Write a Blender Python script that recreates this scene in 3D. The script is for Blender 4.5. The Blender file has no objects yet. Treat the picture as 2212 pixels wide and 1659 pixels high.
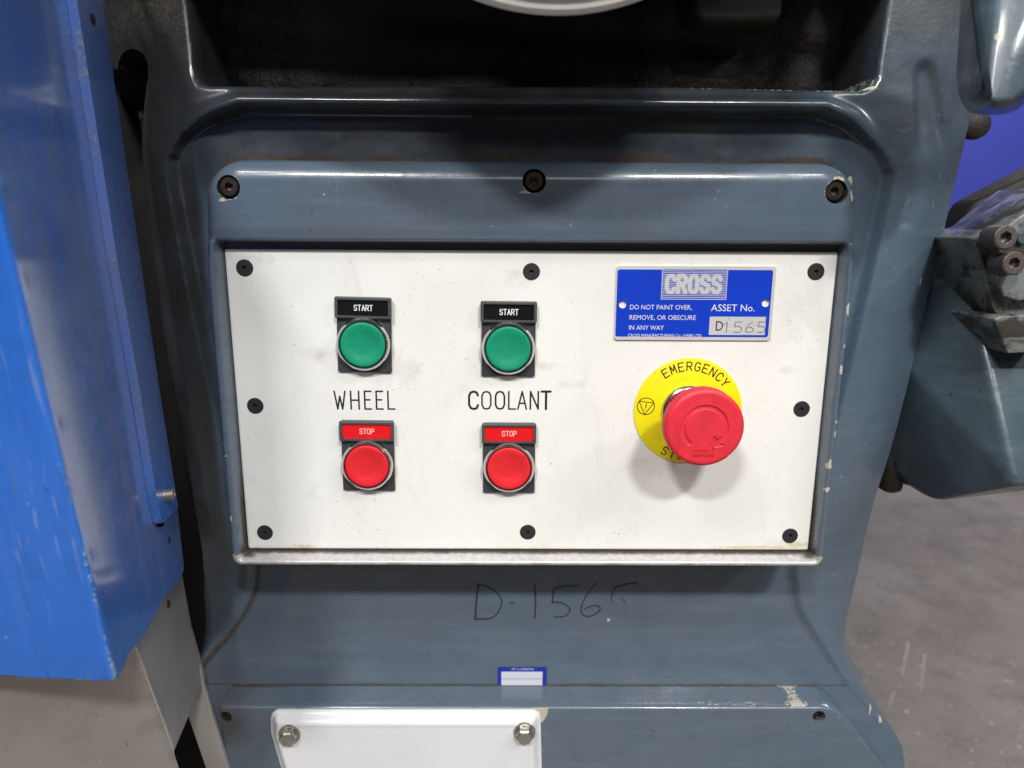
import bpy, bmesh, math, random
import numpy as np
from mathutils import Vector, Matrix

random.seed(4)
rng = np.random.default_rng(7)
SC = bpy.context.scene
COL = SC.collection
Z0 = 800.0                      # height of the face plate's centre above the floor, mm

# ------------------------------------------------------------------ camera
CAM = np.array([-12.49, -382.64, 96.47])           # mm from the face plate's centre
RX, RY, RZ = -0.2149, -0.0051, -0.0047
F, W, H = 1533.0, 2212.0, 1659.0


def _rot(rx, ry, rz):
    cx, sx, cy, sy, cz, sz = math.cos(rx), math.sin(rx), math.cos(ry), math.sin(ry), math.cos(rz), math.sin(rz)
    return (np.array([[cz, -sz, 0], [sz, cz, 0], [0, 0, 1]]) @ np.array([[cy, 0, sy], [0, 1, 0], [-sy, 0, cy]])
            @ np.array([[1, 0, 0], [0, cx, -sx], [0, sx, cx]]))


R = _rot(RX, RY, RZ)


def ray(x, y):
    x = np.asarray(x, float); y = np.asarray(y, float)
    d = np.stack([(x - W / 2) / F, np.ones_like(x), -(y - H / 2) / F], -1)
    return d @ R.T


def at(x, y, Y):
    """point of the photograph measured on the plane at depth Y (mm)"""
    d = ray(x, y)
    return CAM + d * ((Y - CAM[1]) / d[..., 1])[..., None]


def xz(x, y, Y):
    p = at(x, y, Y)
    return (float(p[0]), float(p[2]))


def wpt(p):
    return Vector((p[0] / 1000, p[1] / 1000, (p[2] + Z0) / 1000))


cam = bpy.data.cameras.new('camera')
cam.lens = F / W * 36.0
cam.sensor_width = 36.0
cam.clip_start = 0.01
cam.clip_end = 60
cam.dof.use_dof = True
cam.dof.focus_distance = 0.385
cam.dof.aperture_fstop = 7.5
camo = bpy.data.objects.new('camera', cam)
COL.objects.link(camo)
m = Matrix.Identity(4)
for i in range(3):
    m[i][0], m[i][1], m[i][2] = R[i][0], R[i][2], -R[i][1]
    m[i][3] = wpt(CAM)[i]
camo.matrix_world = m
SC.camera = camo

# ------------------------------------------------------------------ light
world = bpy.data.worlds.new('World')
SC.world = world
world.use_nodes = True
bg = world.node_tree.nodes['Background']
bg.inputs[0].default_value = (0.93, 0.97, 1.0, 1)
bg.inputs[1].default_value = 0.035
SC.view_settings.view_transform = 'Standard'
SC.view_settings.look = 'None'
SC.view_settings.exposure = 0.0
SC.view_settings.gamma = 1.0


def lamp(name, pos, target, w, h, watts, col=(1, 0.985, 0.96)):
    l = bpy.data.lights.new(name, 'AREA')
    l.shape = 'RECTANGLE'; l.size = w; l.size_y = h; l.energy = watts; l.color = col
    o = bpy.data.objects.new(name, l)
    COL.objects.link(o)
    p, t = Vector(pos), Vector(target)
    o.location = p
    o.rotation_euler = (t - p).to_track_quat('-Z', 'Y').to_euler()
    return o


T = (0, 0, 0.8)
lamp('ceiling_lamp', (-0.79, -2.32, 2.94), T, 0.38, 0.18, 57)
lamp('ceiling_lamp', (0.79, -2.32, 2.94), T, 0.38, 0.18, 66)
lamp('ceiling_lamp', (-1.25, -1.75, 3.3), T, 0.5, 0.2, 14)
lamp('ceiling_lamp', (1.45, -1.65, 3.3), T, 0.5, 0.2, 14)
lamp('ceiling_lamp', (2.6, -1.5, 3.0), T, 0.9, 0.3, 30)
lamp('ceiling_lamp', (0.1, -4.6, 3.2), T, 1.6, 0.5, 16)
lamp('ceiling_lamp', (2.6, 2.6, 3.2), (2.6, 3.2, 0), 1.4, 0.5, 95)

# ------------------------------------------------------------------ materials


class G:
    def __init__(s, name):
        s.m = bpy.data.materials.new(name)
        s.m.use_nodes = True
        s.nt = s.m.node_tree
        s.b = s.nt.nodes['Principled BSDF']
        s.tc = s.nt.nodes.new('ShaderNodeTexCoord').outputs['Object']

    def add(s, t, ins=None, **pr):
        n = s.nt.nodes.new(t)
        for k, v in pr.items():
            setattr(n, k, v)
        for k, v in (ins or {}).items():
            if isinstance(v, bpy.types.NodeSocket):
                s.nt.links.new(v, n.inputs[k])
            else:
                n.inputs[k].default_value = v
        return n

    def math(s, op, a, b=0.0, c=0.0, clamp=False):
        return s.add('ShaderNodeMath', {0: a, 1: b, 2: c}, operation=op, use_clamp=clamp).outputs[0]

    def mix(s, f, a, b):
        a = (*a, 1) if isinstance(a, tuple) and len(a) == 3 else a
        b = (*b, 1) if isinstance(b, tuple) and len(b) == 3 else b
        return s.add('ShaderNodeMix', {0: f, 6: a, 7: b}, data_type='RGBA').outputs[2]

    def mixf(s, f, a, b):
        return s.add('ShaderNodeMix', {0: f, 2: a, 3: b}).outputs[0]

    def step(s, v, lo, hi):
        return s.add('ShaderNodeMapRange', {0: v, 1: lo, 2: hi, 3: 0.0, 4: 1.0}, clamp=True, interpolation_type='SMOOTHSTEP').outputs[0]

    def mapped(s, sc, rot=(0, 0, 0), loc=(0, 0, 0)):
        return s.add('ShaderNodeMapping', {0: s.tc, 1: loc, 2: rot, 3: sc}).outputs[0]

    def noise(s, scale, detail=3.0, rough=0.55, vec=None, dist=0.0):
        return s.add('ShaderNodeTexNoise', {'Vector': vec if vec is not None else s.tc, 'Scale': scale, 'Detail': detail,
                                            'Roughness': rough, 'Distortion': dist}).outputs[0]

    def voro(s, scale, vec=None):
        return s.add('ShaderNodeTexVoronoi', {'Vector': vec if vec is not None else s.tc, 'Scale': scale}).outputs[0]

    def attr(s, n):
        return s.add('ShaderNodeAttribute', attribute_name=n).outputs['Fac']

    def bump(s, h, strength, dist=0.001):
        o = s.add('ShaderNodeBump', {'Height': h, 'Strength': strength, 'Distance': dist}).outputs[0]
        s.nt.links.new(o, s.b.inputs['Normal'])

    def set(s, **kw):
        for k, v in kw.items():
            k = {'col': 'Base Color', 'rough': 'Roughness', 'metal': 'Metallic', 'spec': 'Specular IOR Level', 'coat': 'Coat Weight',
                 'coat_rough': 'Coat Roughness'}[k]
            if isinstance(v, bpy.types.NodeSocket):
                s.nt.links.new(v, s.b.inputs[k])
            else:
                s.b.inputs[k].default_value = (*v, 1) if isinstance(v, tuple) and len(v) == 3 else v
        return s.m


def sh(c, f):
    return tuple(min(1, x * f) for x in c)


def worn_paint(name, base, alt, rough=0.27, chipcol=(0.52, 0.49, 0.40), rust=(0.030, 0.020, 0.015), peel=0.03,
               speck=0.5, spec=0.5, streak=(22, 22, 160), coat=0.5, streaks=False, grease=0.0):
    g = G(name)
    n1 = g.noise(9, 4)
    n2 = g.noise(45, 5, 0.6, dist=0.6)
    n3 = g.noise(520, 4, 0.65)
    n4 = g.noise(1500, 2)
    st = g.noise(1.0, 4, 0.6, vec=g.mapped(streak, (0, 0.25, 0)))
    c = g.mix(g.step(n1, 0.3, 0.7), base, alt)
    c = g.mix(g.math('MULTIPLY', g.step(n2, 0.45, 0.75), 0.35), c, sh(base, 0.72))
    c = g.mix(g.math('MULTIPLY', g.step(st, 0.45, 0.8), 0.45), c, tuple(x * 1.15 + 0.022 for x in base))
    wipe = g.noise(1.0, 5, 0.65, vec=g.mapped((16, 16, 60), (0, -0.5, 0)), dist=1.2)
    c = g.mix(g.math('MULTIPLY', g.step(wipe, 0.52, 0.75), 0.22), c, sh(base, 0.62))
    # dust specks and scratches
    sp = g.step(g.noise(330, 2, 0.5), 0.735, 0.76)
    c = g.mix(g.math('MULTIPLY', sp, speck), c, tuple(min(1, x * 1.6 + 0.14) for x in base))
    sd = g.step(g.noise(270, 2, 0.5, vec=g.mapped((1, 1, 1), loc=(5, 3, 2))), 0.735, 0.76)
    c = g.mix(g.math('MULTIPLY', sd, speck), c, sh(base, 0.25))
    scr = g.step(g.noise(1.0, 2, 0.4, vec=g.mapped((1100, 900, 26), (0.0, 0.35, 0.2))), 0.735, 0.77)
    c = g.mix(g.math('MULTIPLY', scr, 0.4 * speck), c, tuple(min(1, x * 1.4 + 0.10) for x in base))
    if grease:
        gz = g.math('MULTIPLY', g.step(g.noise(38, 6, 0.7, dist=0.8), 0.46, 0.58), grease)
        c = g.mix(gz, c, g.mix(n3, (0.010, 0.008, 0.006), (0.05, 0.04, 0.03)))
    if streaks:
        reg_ = g.step(g.noise(7, 3), 0.42, 0.62)
        ls = g.math('MULTIPLY', g.step(g.noise(1.0, 3, 0.5, vec=g.mapped((430, 330, 5.0), (0.03, -0.05, 0))), 0.60, 0.67), reg_)
        c = g.mix(g.math('MULTIPLY', ls, 0.55), c, (0.24, 0.32, 0.44))
        ld = g.step(g.noise(1.0, 3, 0.5, vec=g.mapped((170, 150, 5.5), (0.03, -0.05, 0), (3, 1, 2))), 0.60, 0.70)
        c = g.mix(g.math('MULTIPLY', ld, 0.40), c, sh(base, 0.45))
        gy = g.step(g.noise(1.0, 4, 0.6, vec=g.mapped((90, 80, 9), (0.03, -0.05, 0), (8, 4, 2))), 0.66, 0.74)
        c = g.mix(g.math('MULTIPLY', gy, 0.35), c, (0.14, 0.15, 0.06))
    dent = g.math('MULTIPLY', g.step(g.noise(75, 2, 0.4), 0.70, 0.78), -0.8)
    # shaped wear, plus painted haze and shade
    jit = g.math('MULTIPLY_ADD', g.math('SUBTRACT', n3, 0.5), 1.1, g.math('MULTIPLY', g.math('SUBTRACT', n2, 0.5), 0.6))
    ch = g.step(g.math('ADD', g.attr('chip'), jit), 0.47, 0.56)
    ru = g.step(g.math('ADD', g.attr('rust'), jit), 0.46, 0.56)
    gr = g.step(g.math('ADD', g.attr('grime'), g.math('MULTIPLY', jit, 0.7)), 0.2, 0.95)
    ba = g.step(g.math('ADD', g.attr('bare'), g.math('MULTIPLY', jit, 0.5)), 0.42, 0.6)
    metal = g.mix(g.noise(300, 4, 0.7), (0.36, 0.345, 0.35), (0.78, 0.76, 0.76))
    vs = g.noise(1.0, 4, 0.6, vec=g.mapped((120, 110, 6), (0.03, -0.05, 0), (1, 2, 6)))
    du = g.math('MULTIPLY', g.attr('plate_haze'), g.mixf(g.step(vs, 0.3, 0.7), 0.45, 1.0))
    c = g.mix(g.math('MULTIPLY', du, 0.72), c, (0.17, 0.19, 0.31))  # reflected haze of the face plate painted into the colour, streaked like scuffs
    oil_shade = g.step(g.math('ADD', g.attr('oil_shade'), g.math('MULTIPLY', g.math('SUBTRACT', g.noise(24, 5, 0.65, dist=0.8), 0.5), 0.7)), 0.1, 1.0)
    c = g.mix(g.math('MULTIPLY', oil_shade, 0.88), c, g.mix(n2, (0.012, 0.011, 0.011), (0.026, 0.022, 0.020)))  # oil film, also carrying shade painted into the colour
    c = g.mix(ba, c, metal)
    c = g.mix(ch, c, g.mix(g.step(n4, 0.35, 0.65), sh(chipcol, 0.7), chipcol))
    c = g.mix(ru, c, g.mix(g.step(n3, 0.35, 0.65), rust, sh(rust, 1.45)))
    c = g.mix(g.math('MULTIPLY', gr, 0.93), c, g.mix(g.step(n3, 0.4, 0.62), (0.013, 0.010, 0.007), (0.075, 0.052, 0.026)))
    r = g.mixf(g.step(g.math('ADD', n2, g.math('MULTIPLY', g.math('SUBTRACT', wipe, 0.5), 0.8)), 0.3, 0.75), rough, rough + 0.16)
    r = g.mixf(g.math('MAXIMUM', g.math('MAXIMUM', ch, ru), gr), r, 0.75)
    r = g.mixf(ba, r, 0.42)
    wearh = g.math('MULTIPLY', g.math('MAXIMUM', ch, ru), -1.0)
    h = g.math('MULTIPLY_ADD', g.noise(140, 3), peel * 8, g.math('MULTIPLY_ADD', g.noise(30, 3), peel * 30, g.math('MULTIPLY', wearh, 0.25)))
    h = g.math('MULTIPLY_ADD', g.math('MULTIPLY', gr, n3), 0.5, g.math('ADD', h, g.math('MULTIPLY', dent, 0.35)))
    h = g.math('MULTIPLY_ADD', g.noise(420, 3, 0.6), 0.06, h)
    g.bump(h, 0.35, 0.0012)
    g.set(coat=g.math('MULTIPLY', g.math('SUBTRACT', 1.0, g.math('MAXIMUM', g.math('MAXIMUM', g.math('MAXIMUM', ch, ru), gr), ba), clamp=True), coat), coat_rough=0.11)
    return g.set(col=c, rough=r, metal=g.math('MULTIPLY', ba, 0.3), spec=spec)


def plain(name, col, rough=0.4, metal=0.0, var=0.25, scale=200, bump=0.0, spec=0.5):
    g = G(name)
    n = g.noise(scale, 4, 0.6)
    c = g.mix(n, sh(col, 1 - var), sh(col, 1 + var))
    if bump:
        g.bump(g.noise(scale * 2.5, 4, 0.65), bump, 0.001)
    return g.set(col=c, rough=g.mixf(g.noise(scale * 0.4, 3), max(0.02, rough - 0.08), rough + 0.08), metal=metal, spec=spec)


BLUE_GREY = (0.082, 0.123, 0.170)
M_cast = worn_paint('blue_grey_enamel', BLUE_GREY, (0.094, 0.123, 0.163))
M_frame = worn_paint('blue_grey_enamel_frame', (0.089, 0.126, 0.172), (0.100, 0.126, 0.163), rough=0.24, streak=(14, 14, 240))
M_vise = worn_paint('greasy_blue_grey_enamel', (0.068, 0.104, 0.132), (0.050, 0.074, 0.092), rough=0.27, peel=0.06, speck=0.7, grease=0.15)
M_clamp = worn_paint('grease_blackened_grey_enamel', (0.21, 0.24, 0.25), (0.11, 0.105, 0.095), rough=0.32, peel=0.07, speck=1.0, grease=0.9)
M_guard = worn_paint('bright_blue_paint', (0.018, 0.132, 0.55), (0.022, 0.146, 0.59), rough=0.2, chipcol=(0.30, 0.48, 0.62), speck=0.45,
                     peel=0.015, streak=(90, 60, 7), coat=1.0, streaks=True)
M_white = plain('thick_white_paint', (0.70, 0.70, 0.72), 0.27, 0, 0.05, 26, 0.12)


def mk_black():
    g = G('oily_black')
    n = g.noise(170, 5, 0.7)
    lump = g.noise(38, 4, 0.6)
    c = g.mix(g.step(g.noise(14, 3), 0.35, 0.7), (0.0045, 0.004, 0.004), (0.016, 0.0095, 0.0085))
    c = g.mix(g.step(g.noise(60, 4), 0.68, 0.74), c, (0.022, 0.016, 0.010))
    g.bump(g.math('MULTIPLY_ADD', lump, 2.0, n), 0.8, 0.002)
    return g.set(col=c, rough=g.mixf(n, 0.35, 0.6), spec=0.3)


M_black = mk_black()
M_void = plain('gap_shade_black', (0.006, 0.005, 0.005), 0.7, 0, 0.3, 60, 0.1, 0.2)  # black that paints the deep shade of the open gap
M_grease = plain('dark_grease', (0.020, 0.016, 0.013), 0.55, 0, 0.5, 240, 0.5, 0.35)


def mk_plate():
    g = G('engraved_white_laminate')
    fine = g.noise(420, 3, 0.6)
    c = g.mix(g.step(g.noise(14, 4), 0.35, 0.7), (0.81, 0.805, 0.765), (0.765, 0.757, 0.715))
    # dust, fibres and smudges
    reg = g.step(g.noise(26, 3), 0.42, 0.66)
    d1 = g.math('MULTIPLY', g.step(g.noise(560, 3, 0.65), 0.635, 0.72), reg)
    c = g.mix(g.math('MULTIPLY', d1, 0.62), c, (0.16, 0.15, 0.13))
    d2 = g.step(g.noise(430, 2, 0.5, vec=g.mapped((1, 1, 1), loc=(2, 7, 1))), 0.735, 0.76)
    c = g.mix(g.math('MULTIPLY', d2, 0.85), c, (0.04, 0.04, 0.036))
    fib = g.step(g.noise(1.0, 3, 0.5, vec=g.mapped((420, 300, 120), (0.3, 0.7, 0.1))), 0.70, 0.745)
    c = g.mix(g.math('MULTIPLY', g.math('MULTIPLY', fib, reg), 0.30), c, (0.25, 0.24, 0.21))
    sm = g.math('ADD', g.attr('grime'), g.math('MULTIPLY', g.math('SUBTRACT', g.noise(150, 5, 0.7), 0.5), 0.8))
    c = g.mix(g.math('MULTIPLY', g.step(sm, 0.3, 1.0), 0.6), c, (0.30, 0.28, 0.24))
    fs = g.step(g.noise(1.0, 5, 0.7, vec=g.mapped((34, 34, 14), (0, 0.5, 0)), dist=1.5), 0.5, 0.8)
    c = g.mix(g.math('MULTIPLY', fs, 0.22), c, (0.36, 0.345, 0.31))
    s2 = g.math('ADD', g.attr('stain'), g.math('MULTIPLY', g.math('SUBTRACT', fine, 0.5), 1.2))
    c = g.mix(g.math('MULTIPLY', g.step(s2, 0.35, 0.8), 0.75), c, (0.62, 0.49, 0.23))
    ex = g.math('ADD', g.attr('edge'), g.math('MULTIPLY', g.math('SUBTRACT', fine, 0.5), 0.8))
    c = g.mix(g.step(ex, 0.5, 0.9), c, (0.05, 0.038, 0.022))
    g.bump(g.noise(300, 2), 0.04, 0.001)
    return g.set(col=c, rough=0.42, spec=0.4)


M_plate = mk_plate()
M_ink = plain('black_ink', (0.012, 0.012, 0.013), 0.5)
M_pen = plain('black_marker_ink', (0.016, 0.019, 0.023), 0.45, 0, 0.6, 500)
M_screw = plain('blackened_steel', (0.024, 0.023, 0.025), 0.5, 0.0, 0.35, 900, 0.1, 0.35)
M_bolt = plain('oily_brown_steel', (0.050, 0.038, 0.034), 0.36, 0.7, 0.4, 500, 0.25)
M_steelbolt = plain('worn_steel_bolt', (0.30, 0.26, 0.245), 0.45, 0.8, 0.35, 500, 0.3)
M_bolt2 = plain('greasy_grey_bolt_steel', (0.15, 0.125, 0.118), 0.45, 0.6, 0.45, 500, 0.3)
M_zinc = plain('zinc_plated_steel', (0.50, 0.50, 0.44), 0.30, 0.9, 0.35, 300, 0.3)
M_chrome = plain('chrome', (0.62, 0.60, 0.59), 0.2, 1.0, 0.12, 300)
M_holder = plain('dark_grey_plastic', (0.040, 0.043, 0.050), 0.42, 0, 0.12, 700, 0.05)
M_rim = plain('grey_plastic_rim', (0.060, 0.066, 0.070), 0.45, 0, 0.12, 700, 0.05)
M_blackins = plain('black_legend', (0.006, 0.006, 0.0065), 0.28)
M_redins = plain('red_legend', (0.74, 0.008, 0.012), 0.3, 0, 0.06, 300)
M_whiteink = plain('white_ink', (0.78, 0.78, 0.76), 0.5, 0, 0.03)
M_pinkink = plain('worn_white_ink', (0.80, 0.50, 0.47), 0.5, 0, 0.1, 900)


def mk_cap(name, col, dirt):
    g = G(name)
    c = g.mix(g.step(g.noise(90, 4), 0.3, 0.75), col, sh(col, 0.86))
    c = g.mix(g.math('MULTIPLY', g.step(g.noise(420, 3, 0.6), 0.66, 0.75), dirt), c, sh(col, 0.18))
    c = g.mix(g.math('MULTIPLY', g.step(g.noise(70, 5, 0.75, dist=1.0), 0.52, 0.75), dirt * 0.8), c, sh(col, 0.45))
    g.bump(g.noise(1500, 2), 0.06, 0.0005)
    return g.set(col=c, rough=0.47, spec=0.42)


M_green = mk_cap('green_button_plastic', (0.004, 0.275, 0.150), 0.55)
M_red = mk_cap('red_button_plastic', (0.76, 0.020, 0.030), 0.5)
M_mush = mk_cap('red_mushroom_plastic', (0.74, 0.030, 0.052), 0.45)
M_mushdk = plain('red_groove_plastic', (0.62, 0.012, 0.02), 0.5, 0, 0.1)


def mk_yellow():
    g = G('yellow_legend_plate')
    c = g.mix(g.step(g.noise(60, 3), 0.3, 0.7), (0.84, 0.74, 0.004), (0.80, 0.69, 0.004))
    c = g.mix(g.math('MULTIPLY', g.step(g.noise(650, 3, 0.6), 0.665, 0.73), 0.7), c, (0.14, 0.12, 0.01))
    return g.set(col=c, rough=0.45, spec=0.4)


M_yellow = mk_yellow()


def mk_alu(name, col, metal, rough, streak=900):
    g = G(name)
    br = g.noise(1.0, 4, 0.6, vec=g.mapped((40, 400, streak)))
    c = g.mix(br, sh(col, 0.78), sh(col, 1.18))
    c = g.mix(g.math('MULTIPLY', g.step(g.noise(300, 2), 0.72, 0.75), 0.5), c, sh(col, 0.3))
    g.bump(br, 0.12, 0.0004)
    return g.set(col=c, rough=rough, metal=metal)


M_alu = mk_alu('brushed_aluminium', (0.70, 0.70, 0.70), 0.3, 0.4)
M_alublue = mk_alu('blue_anodised_aluminium', (0.006, 0.055, 0.66), 0.25, 0.36)
M_aluink = mk_alu('silver_print', (0.80, 0.81, 0.84), 0.1, 0.4)


def mk_steel():
    g = G('satin_stainless_steel')
    br = g.noise(1.0, 4, 0.6, vec=g.mapped((30, 30, 300), (0.1, 0.1, 0)))
    c = g.mix(g.step(g.noise(7, 4), 0.3, 0.7), (0.45, 0.415, 0.395), (0.54, 0.515, 0.50))
    c = g.mix(g.math('MULTIPLY', g.step(g.noise(20, 5, 0.65, dist=1), 0.5, 0.8), 0.45), c, (0.26, 0.225, 0.20))
    sc = g.step(g.noise(1.0, 2, 0.4, vec=g.mapped((900, 300, 26), (0.0, -0.45, 0.2))), 0.72, 0.75)
    c = g.mix(g.math('MULTIPLY', sc, 0.5), c, (0.15, 0.13, 0.12))
    sp = g.step(g.noise(260, 2, 0.5), 0.75, 0.77)
    c = g.mix(sp, c, (0.65, 0.63, 0.6))
    gr = g.step(g.math('ADD', g.attr('grime'), g.math('MULTIPLY', g.math('SUBTRACT', g.noise(120, 5, 0.7), 0.5), 0.7)), 0.25, 0.9)
    c = g.mix(g.math('MULTIPLY', gr, 0.6), c, (0.17, 0.14, 0.10))
    g.bump(g.math('MULTIPLY_ADD', g.noise(18, 2), 6.0, br), 0.10, 0.001)
    return g.set(col=c, rough=g.mixf(g.noise(25, 3), 0.27, 0.42), metal=0.6)


M_steel = mk_steel()


def mk_floor():
    g = G('worn_concrete')
    c = g.mix(g.step(g.noise(2.2, 6, 0.65, dist=0.5), 0.3, 0.72), (0.150, 0.128, 0.108), (0.225, 0.200, 0.176))
    c = g.mix(g.math('MULTIPLY', g.step(g.noise(9, 6, 0.7), 0.45, 0.75), 0.75), c, (0.085, 0.068, 0.058))
    c = g.mix(g.math('MULTIPLY', g.step(g.noise(34, 3, 0.6), 0.665, 0.73), 0.7), c, (0.48, 0.43, 0.40))
    c = g.mix(g.math('MULTIPLY', g.step(g.noise(120, 4, 0.7), 0.4, 0.7), 0.25), c, (0.09, 0.078, 0.07))
    c = g.mix(g.math('MULTIPLY', g.step(g.noise(75, 2, 0.5), 0.69, 0.72), 0.8), c, (0.55, 0.50, 0.46))
    c = g.mix(g.math('MULTIPLY', g.step(g.noise(55, 2, 0.5, vec=g.mapped((1, 1, 1), loc=(3, 1, 0))), 0.69, 0.72), 0.8), c, (0.05, 0.04, 0.035))
    g.bump(g.noise(60, 5, 0.7), 0.25, 0.004)
    return g.set(col=c, rough=g.mixf(g.noise(5, 4), 0.4, 0.65))


M_floor = mk_floor()
M_wall = plain('violet_blue_wall_paint', (0.042, 0.056, 0.36), 0.5, 0, 0.06, 3, 0.02)
M_cover = plain('pale_grey_enamel', (0.66, 0.65, 0.62), 0.35, 0, 0.08, 60)
M_stick = plain('blue_sticker_print', (0.010, 0.028, 0.30), 0.35, 0, 0.08, 400)
M_stickw = plain('white_sticker_paper', (0.60, 0.61, 0.68), 0.4, 0, 0.06, 400)
M_cream = plain('cream_primer', (0.46, 0.41, 0.32), 0.6, 0, 0.25, 300, 0.2)

# ------------------------------------------------------------------ 2D fields (mm)


def sd_poly(pts):
    P = np.asarray(pts, float)

    def f(x, z):
        x = np.asarray(x, float); z = np.asarray(z, float)
        best = np.full(x.shape, 1e18); ins = np.zeros(x.shape, bool)
        n = len(P)
        for i in range(n):
            ax, az = P[i]; bx, bz = P[(i + 1) % n]
            ex, ez = bx - ax, bz - az
            L = ex * ex + ez * ez + 1e-12
            t = np.clip(((x - ax) * ex + (z - az) * ez) / L, 0, 1)
            d = (x - ax - t * ex) ** 2 + (z - az - t * ez) ** 2
            best = np.minimum(best, d)
            c = (az > z) != (bz > z)
            with np.errstate(divide='ignore', invalid='ignore'):
                xi = ax + (z - az) * ex / (ez if ez != 0 else 1e-12)
            ins ^= c & (x < xi)
        return np.where(ins, -1, 1) * np.sqrt(best)
    return f


def sd_line(pts):
    P = np.asarray(pts, float)

    def f(x, z):
        best = np.full(np.shape(x), 1e18)
        for i in range(len(P) - 1):
            ax, az = P[i]; bx, bz = P[i + 1]
            ex, ez = bx - ax, bz - az
            t = np.clip(((x - ax) * ex + (z - az) * ez) / (ex * ex + ez * ez + 1e-12), 0, 1)
            best = np.minimum(best, (x - ax - t * ex) ** 2 + (z - az - t * ez) ** 2)
        return np.sqrt(best)
    return f


def sd_box(x0, x1, z0, z1, r=0.0):
    cx, cz, hx, hz = (x0 + x1) / 2, (z0 + z1) / 2, (x1 - x0) / 2, (z1 - z0) / 2

    def f(x, z):
        qx, qz = np.abs(x - cx) - hx + r, np.abs(z - cz) - hz + r
        return np.hypot(np.maximum(qx, 0), np.maximum(qz, 0)) + np.minimum(np.maximum(qx, qz), 0) - r
    return f


def sd_circ(cx, cz, r):
    return lambda x, z: np.hypot(x - cx, z - cz) - r


def sstep(v, a, b):
    t = np.clip((v - a) / (b - a), 0, 1)
    return t * t * (3 - 2 * t)


def catmull(pts, n=6, closed=False):
    P = [np.asarray(p, float) for p in pts]
    out = []
    N = len(P)
    for i in range(N if closed else N - 1):
        if closed:
            p0, p1, p2, p3 = P[i - 1], P[i], P[(i + 1) % N], P[(i + 2) % N]
        else:
            p0, p1, p2, p3 = P[max(i - 1, 0)], P[i], P[i + 1], P[min(i + 2, N - 1)]
        for k in range(n):
            t = k / n
            out.append(0.5 * (2 * p1 + (p2 - p0) * t + (2 * p0 - 5 * p1 + 4 * p2 - p3) * t * t + (3 * p1 - p0 - 3 * p2 + p3) * t ** 3))
    if not closed:
        out.append(P[-1])
    return [tuple(o) for o in out]


def march(mask, bbox, cell):
    """marching squares: one clean sheet of polygons covering mask < 0"""
    x0, x1, z0, z1 = bbox
    nx, nz = max(2, int(math.ceil((x1 - x0) / cell)) + 1), max(2, int(math.ceil((z1 - z0) / cell)) + 1)
    xs, zs = np.linspace(x0, x1, nx), np.linspace(z0, z1, nz)
    X, Zg = np.meshgrid(xs, zs)
    S = mask(X, Zg)
    S = np.where(np.abs(S) < 1e-6, -1e-6, S)
    I = S < 0
    idx = -np.ones(S.shape, int)
    gi = np.argwhere(I)
    idx[I] = np.arange(len(gi))
    vx, vz = list(X[I]), list(Zg[I])
    a, b, c, d = I[:-1, :-1], I[:-1, 1:], I[1:, 1:], I[1:, :-1]
    full = a & b & c & d
    fj = np.argwhere(full)
    faces = np.stack([idx[fj[:, 0], fj[:, 1]], idx[fj[:, 0], fj[:, 1] + 1], idx[fj[:, 0] + 1, fj[:, 1] + 1],
                      idx[fj[:, 0] + 1, fj[:, 1]]], 1).tolist() if len(fj) else []
    cut = {}

    def ev(p, q):
        k = (p, q) if p < q else (q, p)
        if k not in cut:
            sp, sq = S[p], S[q]
            t = sp / (sp - sq)
            vx.append(X[p] + (X[q] - X[p]) * t); vz.append(Zg[p] + (Zg[q] - Zg[p]) * t)
            cut[k] = len(vx) - 1
        return cut[k]
    part = (a | b | c | d) & ~full
    for j, i in np.argwhere(part):
        cs = [(j, i), (j, i + 1), (j + 1, i + 1), (j + 1, i)]
        ins = [bool(I[q]) for q in cs]
        if sum(ins) == 2 and ins[0] == ins[2]:
            for k in range(4):
                if ins[k]:
                    faces.append([idx[cs[k]], ev(cs[k], cs[(k + 1) % 4]), ev(cs[k - 1], cs[k])])
            continue
        poly = []
        for k in range(4):
            if ins[k]:
                poly.append(int(idx[cs[k]]))
            if ins[k] != ins[(k + 1) % 4]:
                poly.append(ev(cs[k], cs[(k + 1) % 4]))
        if len(poly) > 2:
            faces.append(poly)
    return np.array(vx), np.array(vz), faces


def rim_edges(faces):
    cnt = {}
    for f in faces:
        for k in range(len(f)):
            p, q = int(f[k]), int(f[(k + 1) % len(f)])
            if (q, p) in cnt:
                del cnt[(q, p)]
            else:
                cnt[(p, q)] = 1
    return list(cnt)


def loc_of(parent):
    return np.array([0, 0, Z0]) if parent is None else np.array([parent['_x'], parent['_y'], parent['_z'] + Z0])


def mesh_obj(name, V, faces, mat, parent=None, smooth=True, attrs=None, local=False, sharp=None):
    """V in mm (world, panel centred; or local to the parent)"""
    V = np.asarray(V, float)
    me = bpy.data.meshes.new(name)
    if parent is not None and not local:
        V = V - np.array([parent['_x'], parent['_y'], parent['_z']])
    elif parent is None:
        V = V + np.array([0, 0, Z0])
    me.from_pydata((V / 1000.0).tolist(), [], faces)
    for k, v in (attrs or {}).items():
        at_ = me.attributes.new(k, 'FLOAT', 'POINT')
        at_.data.foreach_set('value', np.asarray(v, np.float32))
    if smooth:
        me.polygons.foreach_set('use_smooth', [True] * len(me.polygons))
    if smooth and sharp:
        me.set_sharp_from_angle(angle=math.radians(sharp))
    me.materials.append(mat)
    me.update()
    o = bpy.data.objects.new(name, me)
    COL.objects.link(o)
    if parent is not None:
        o.parent = parent
    return o


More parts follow.
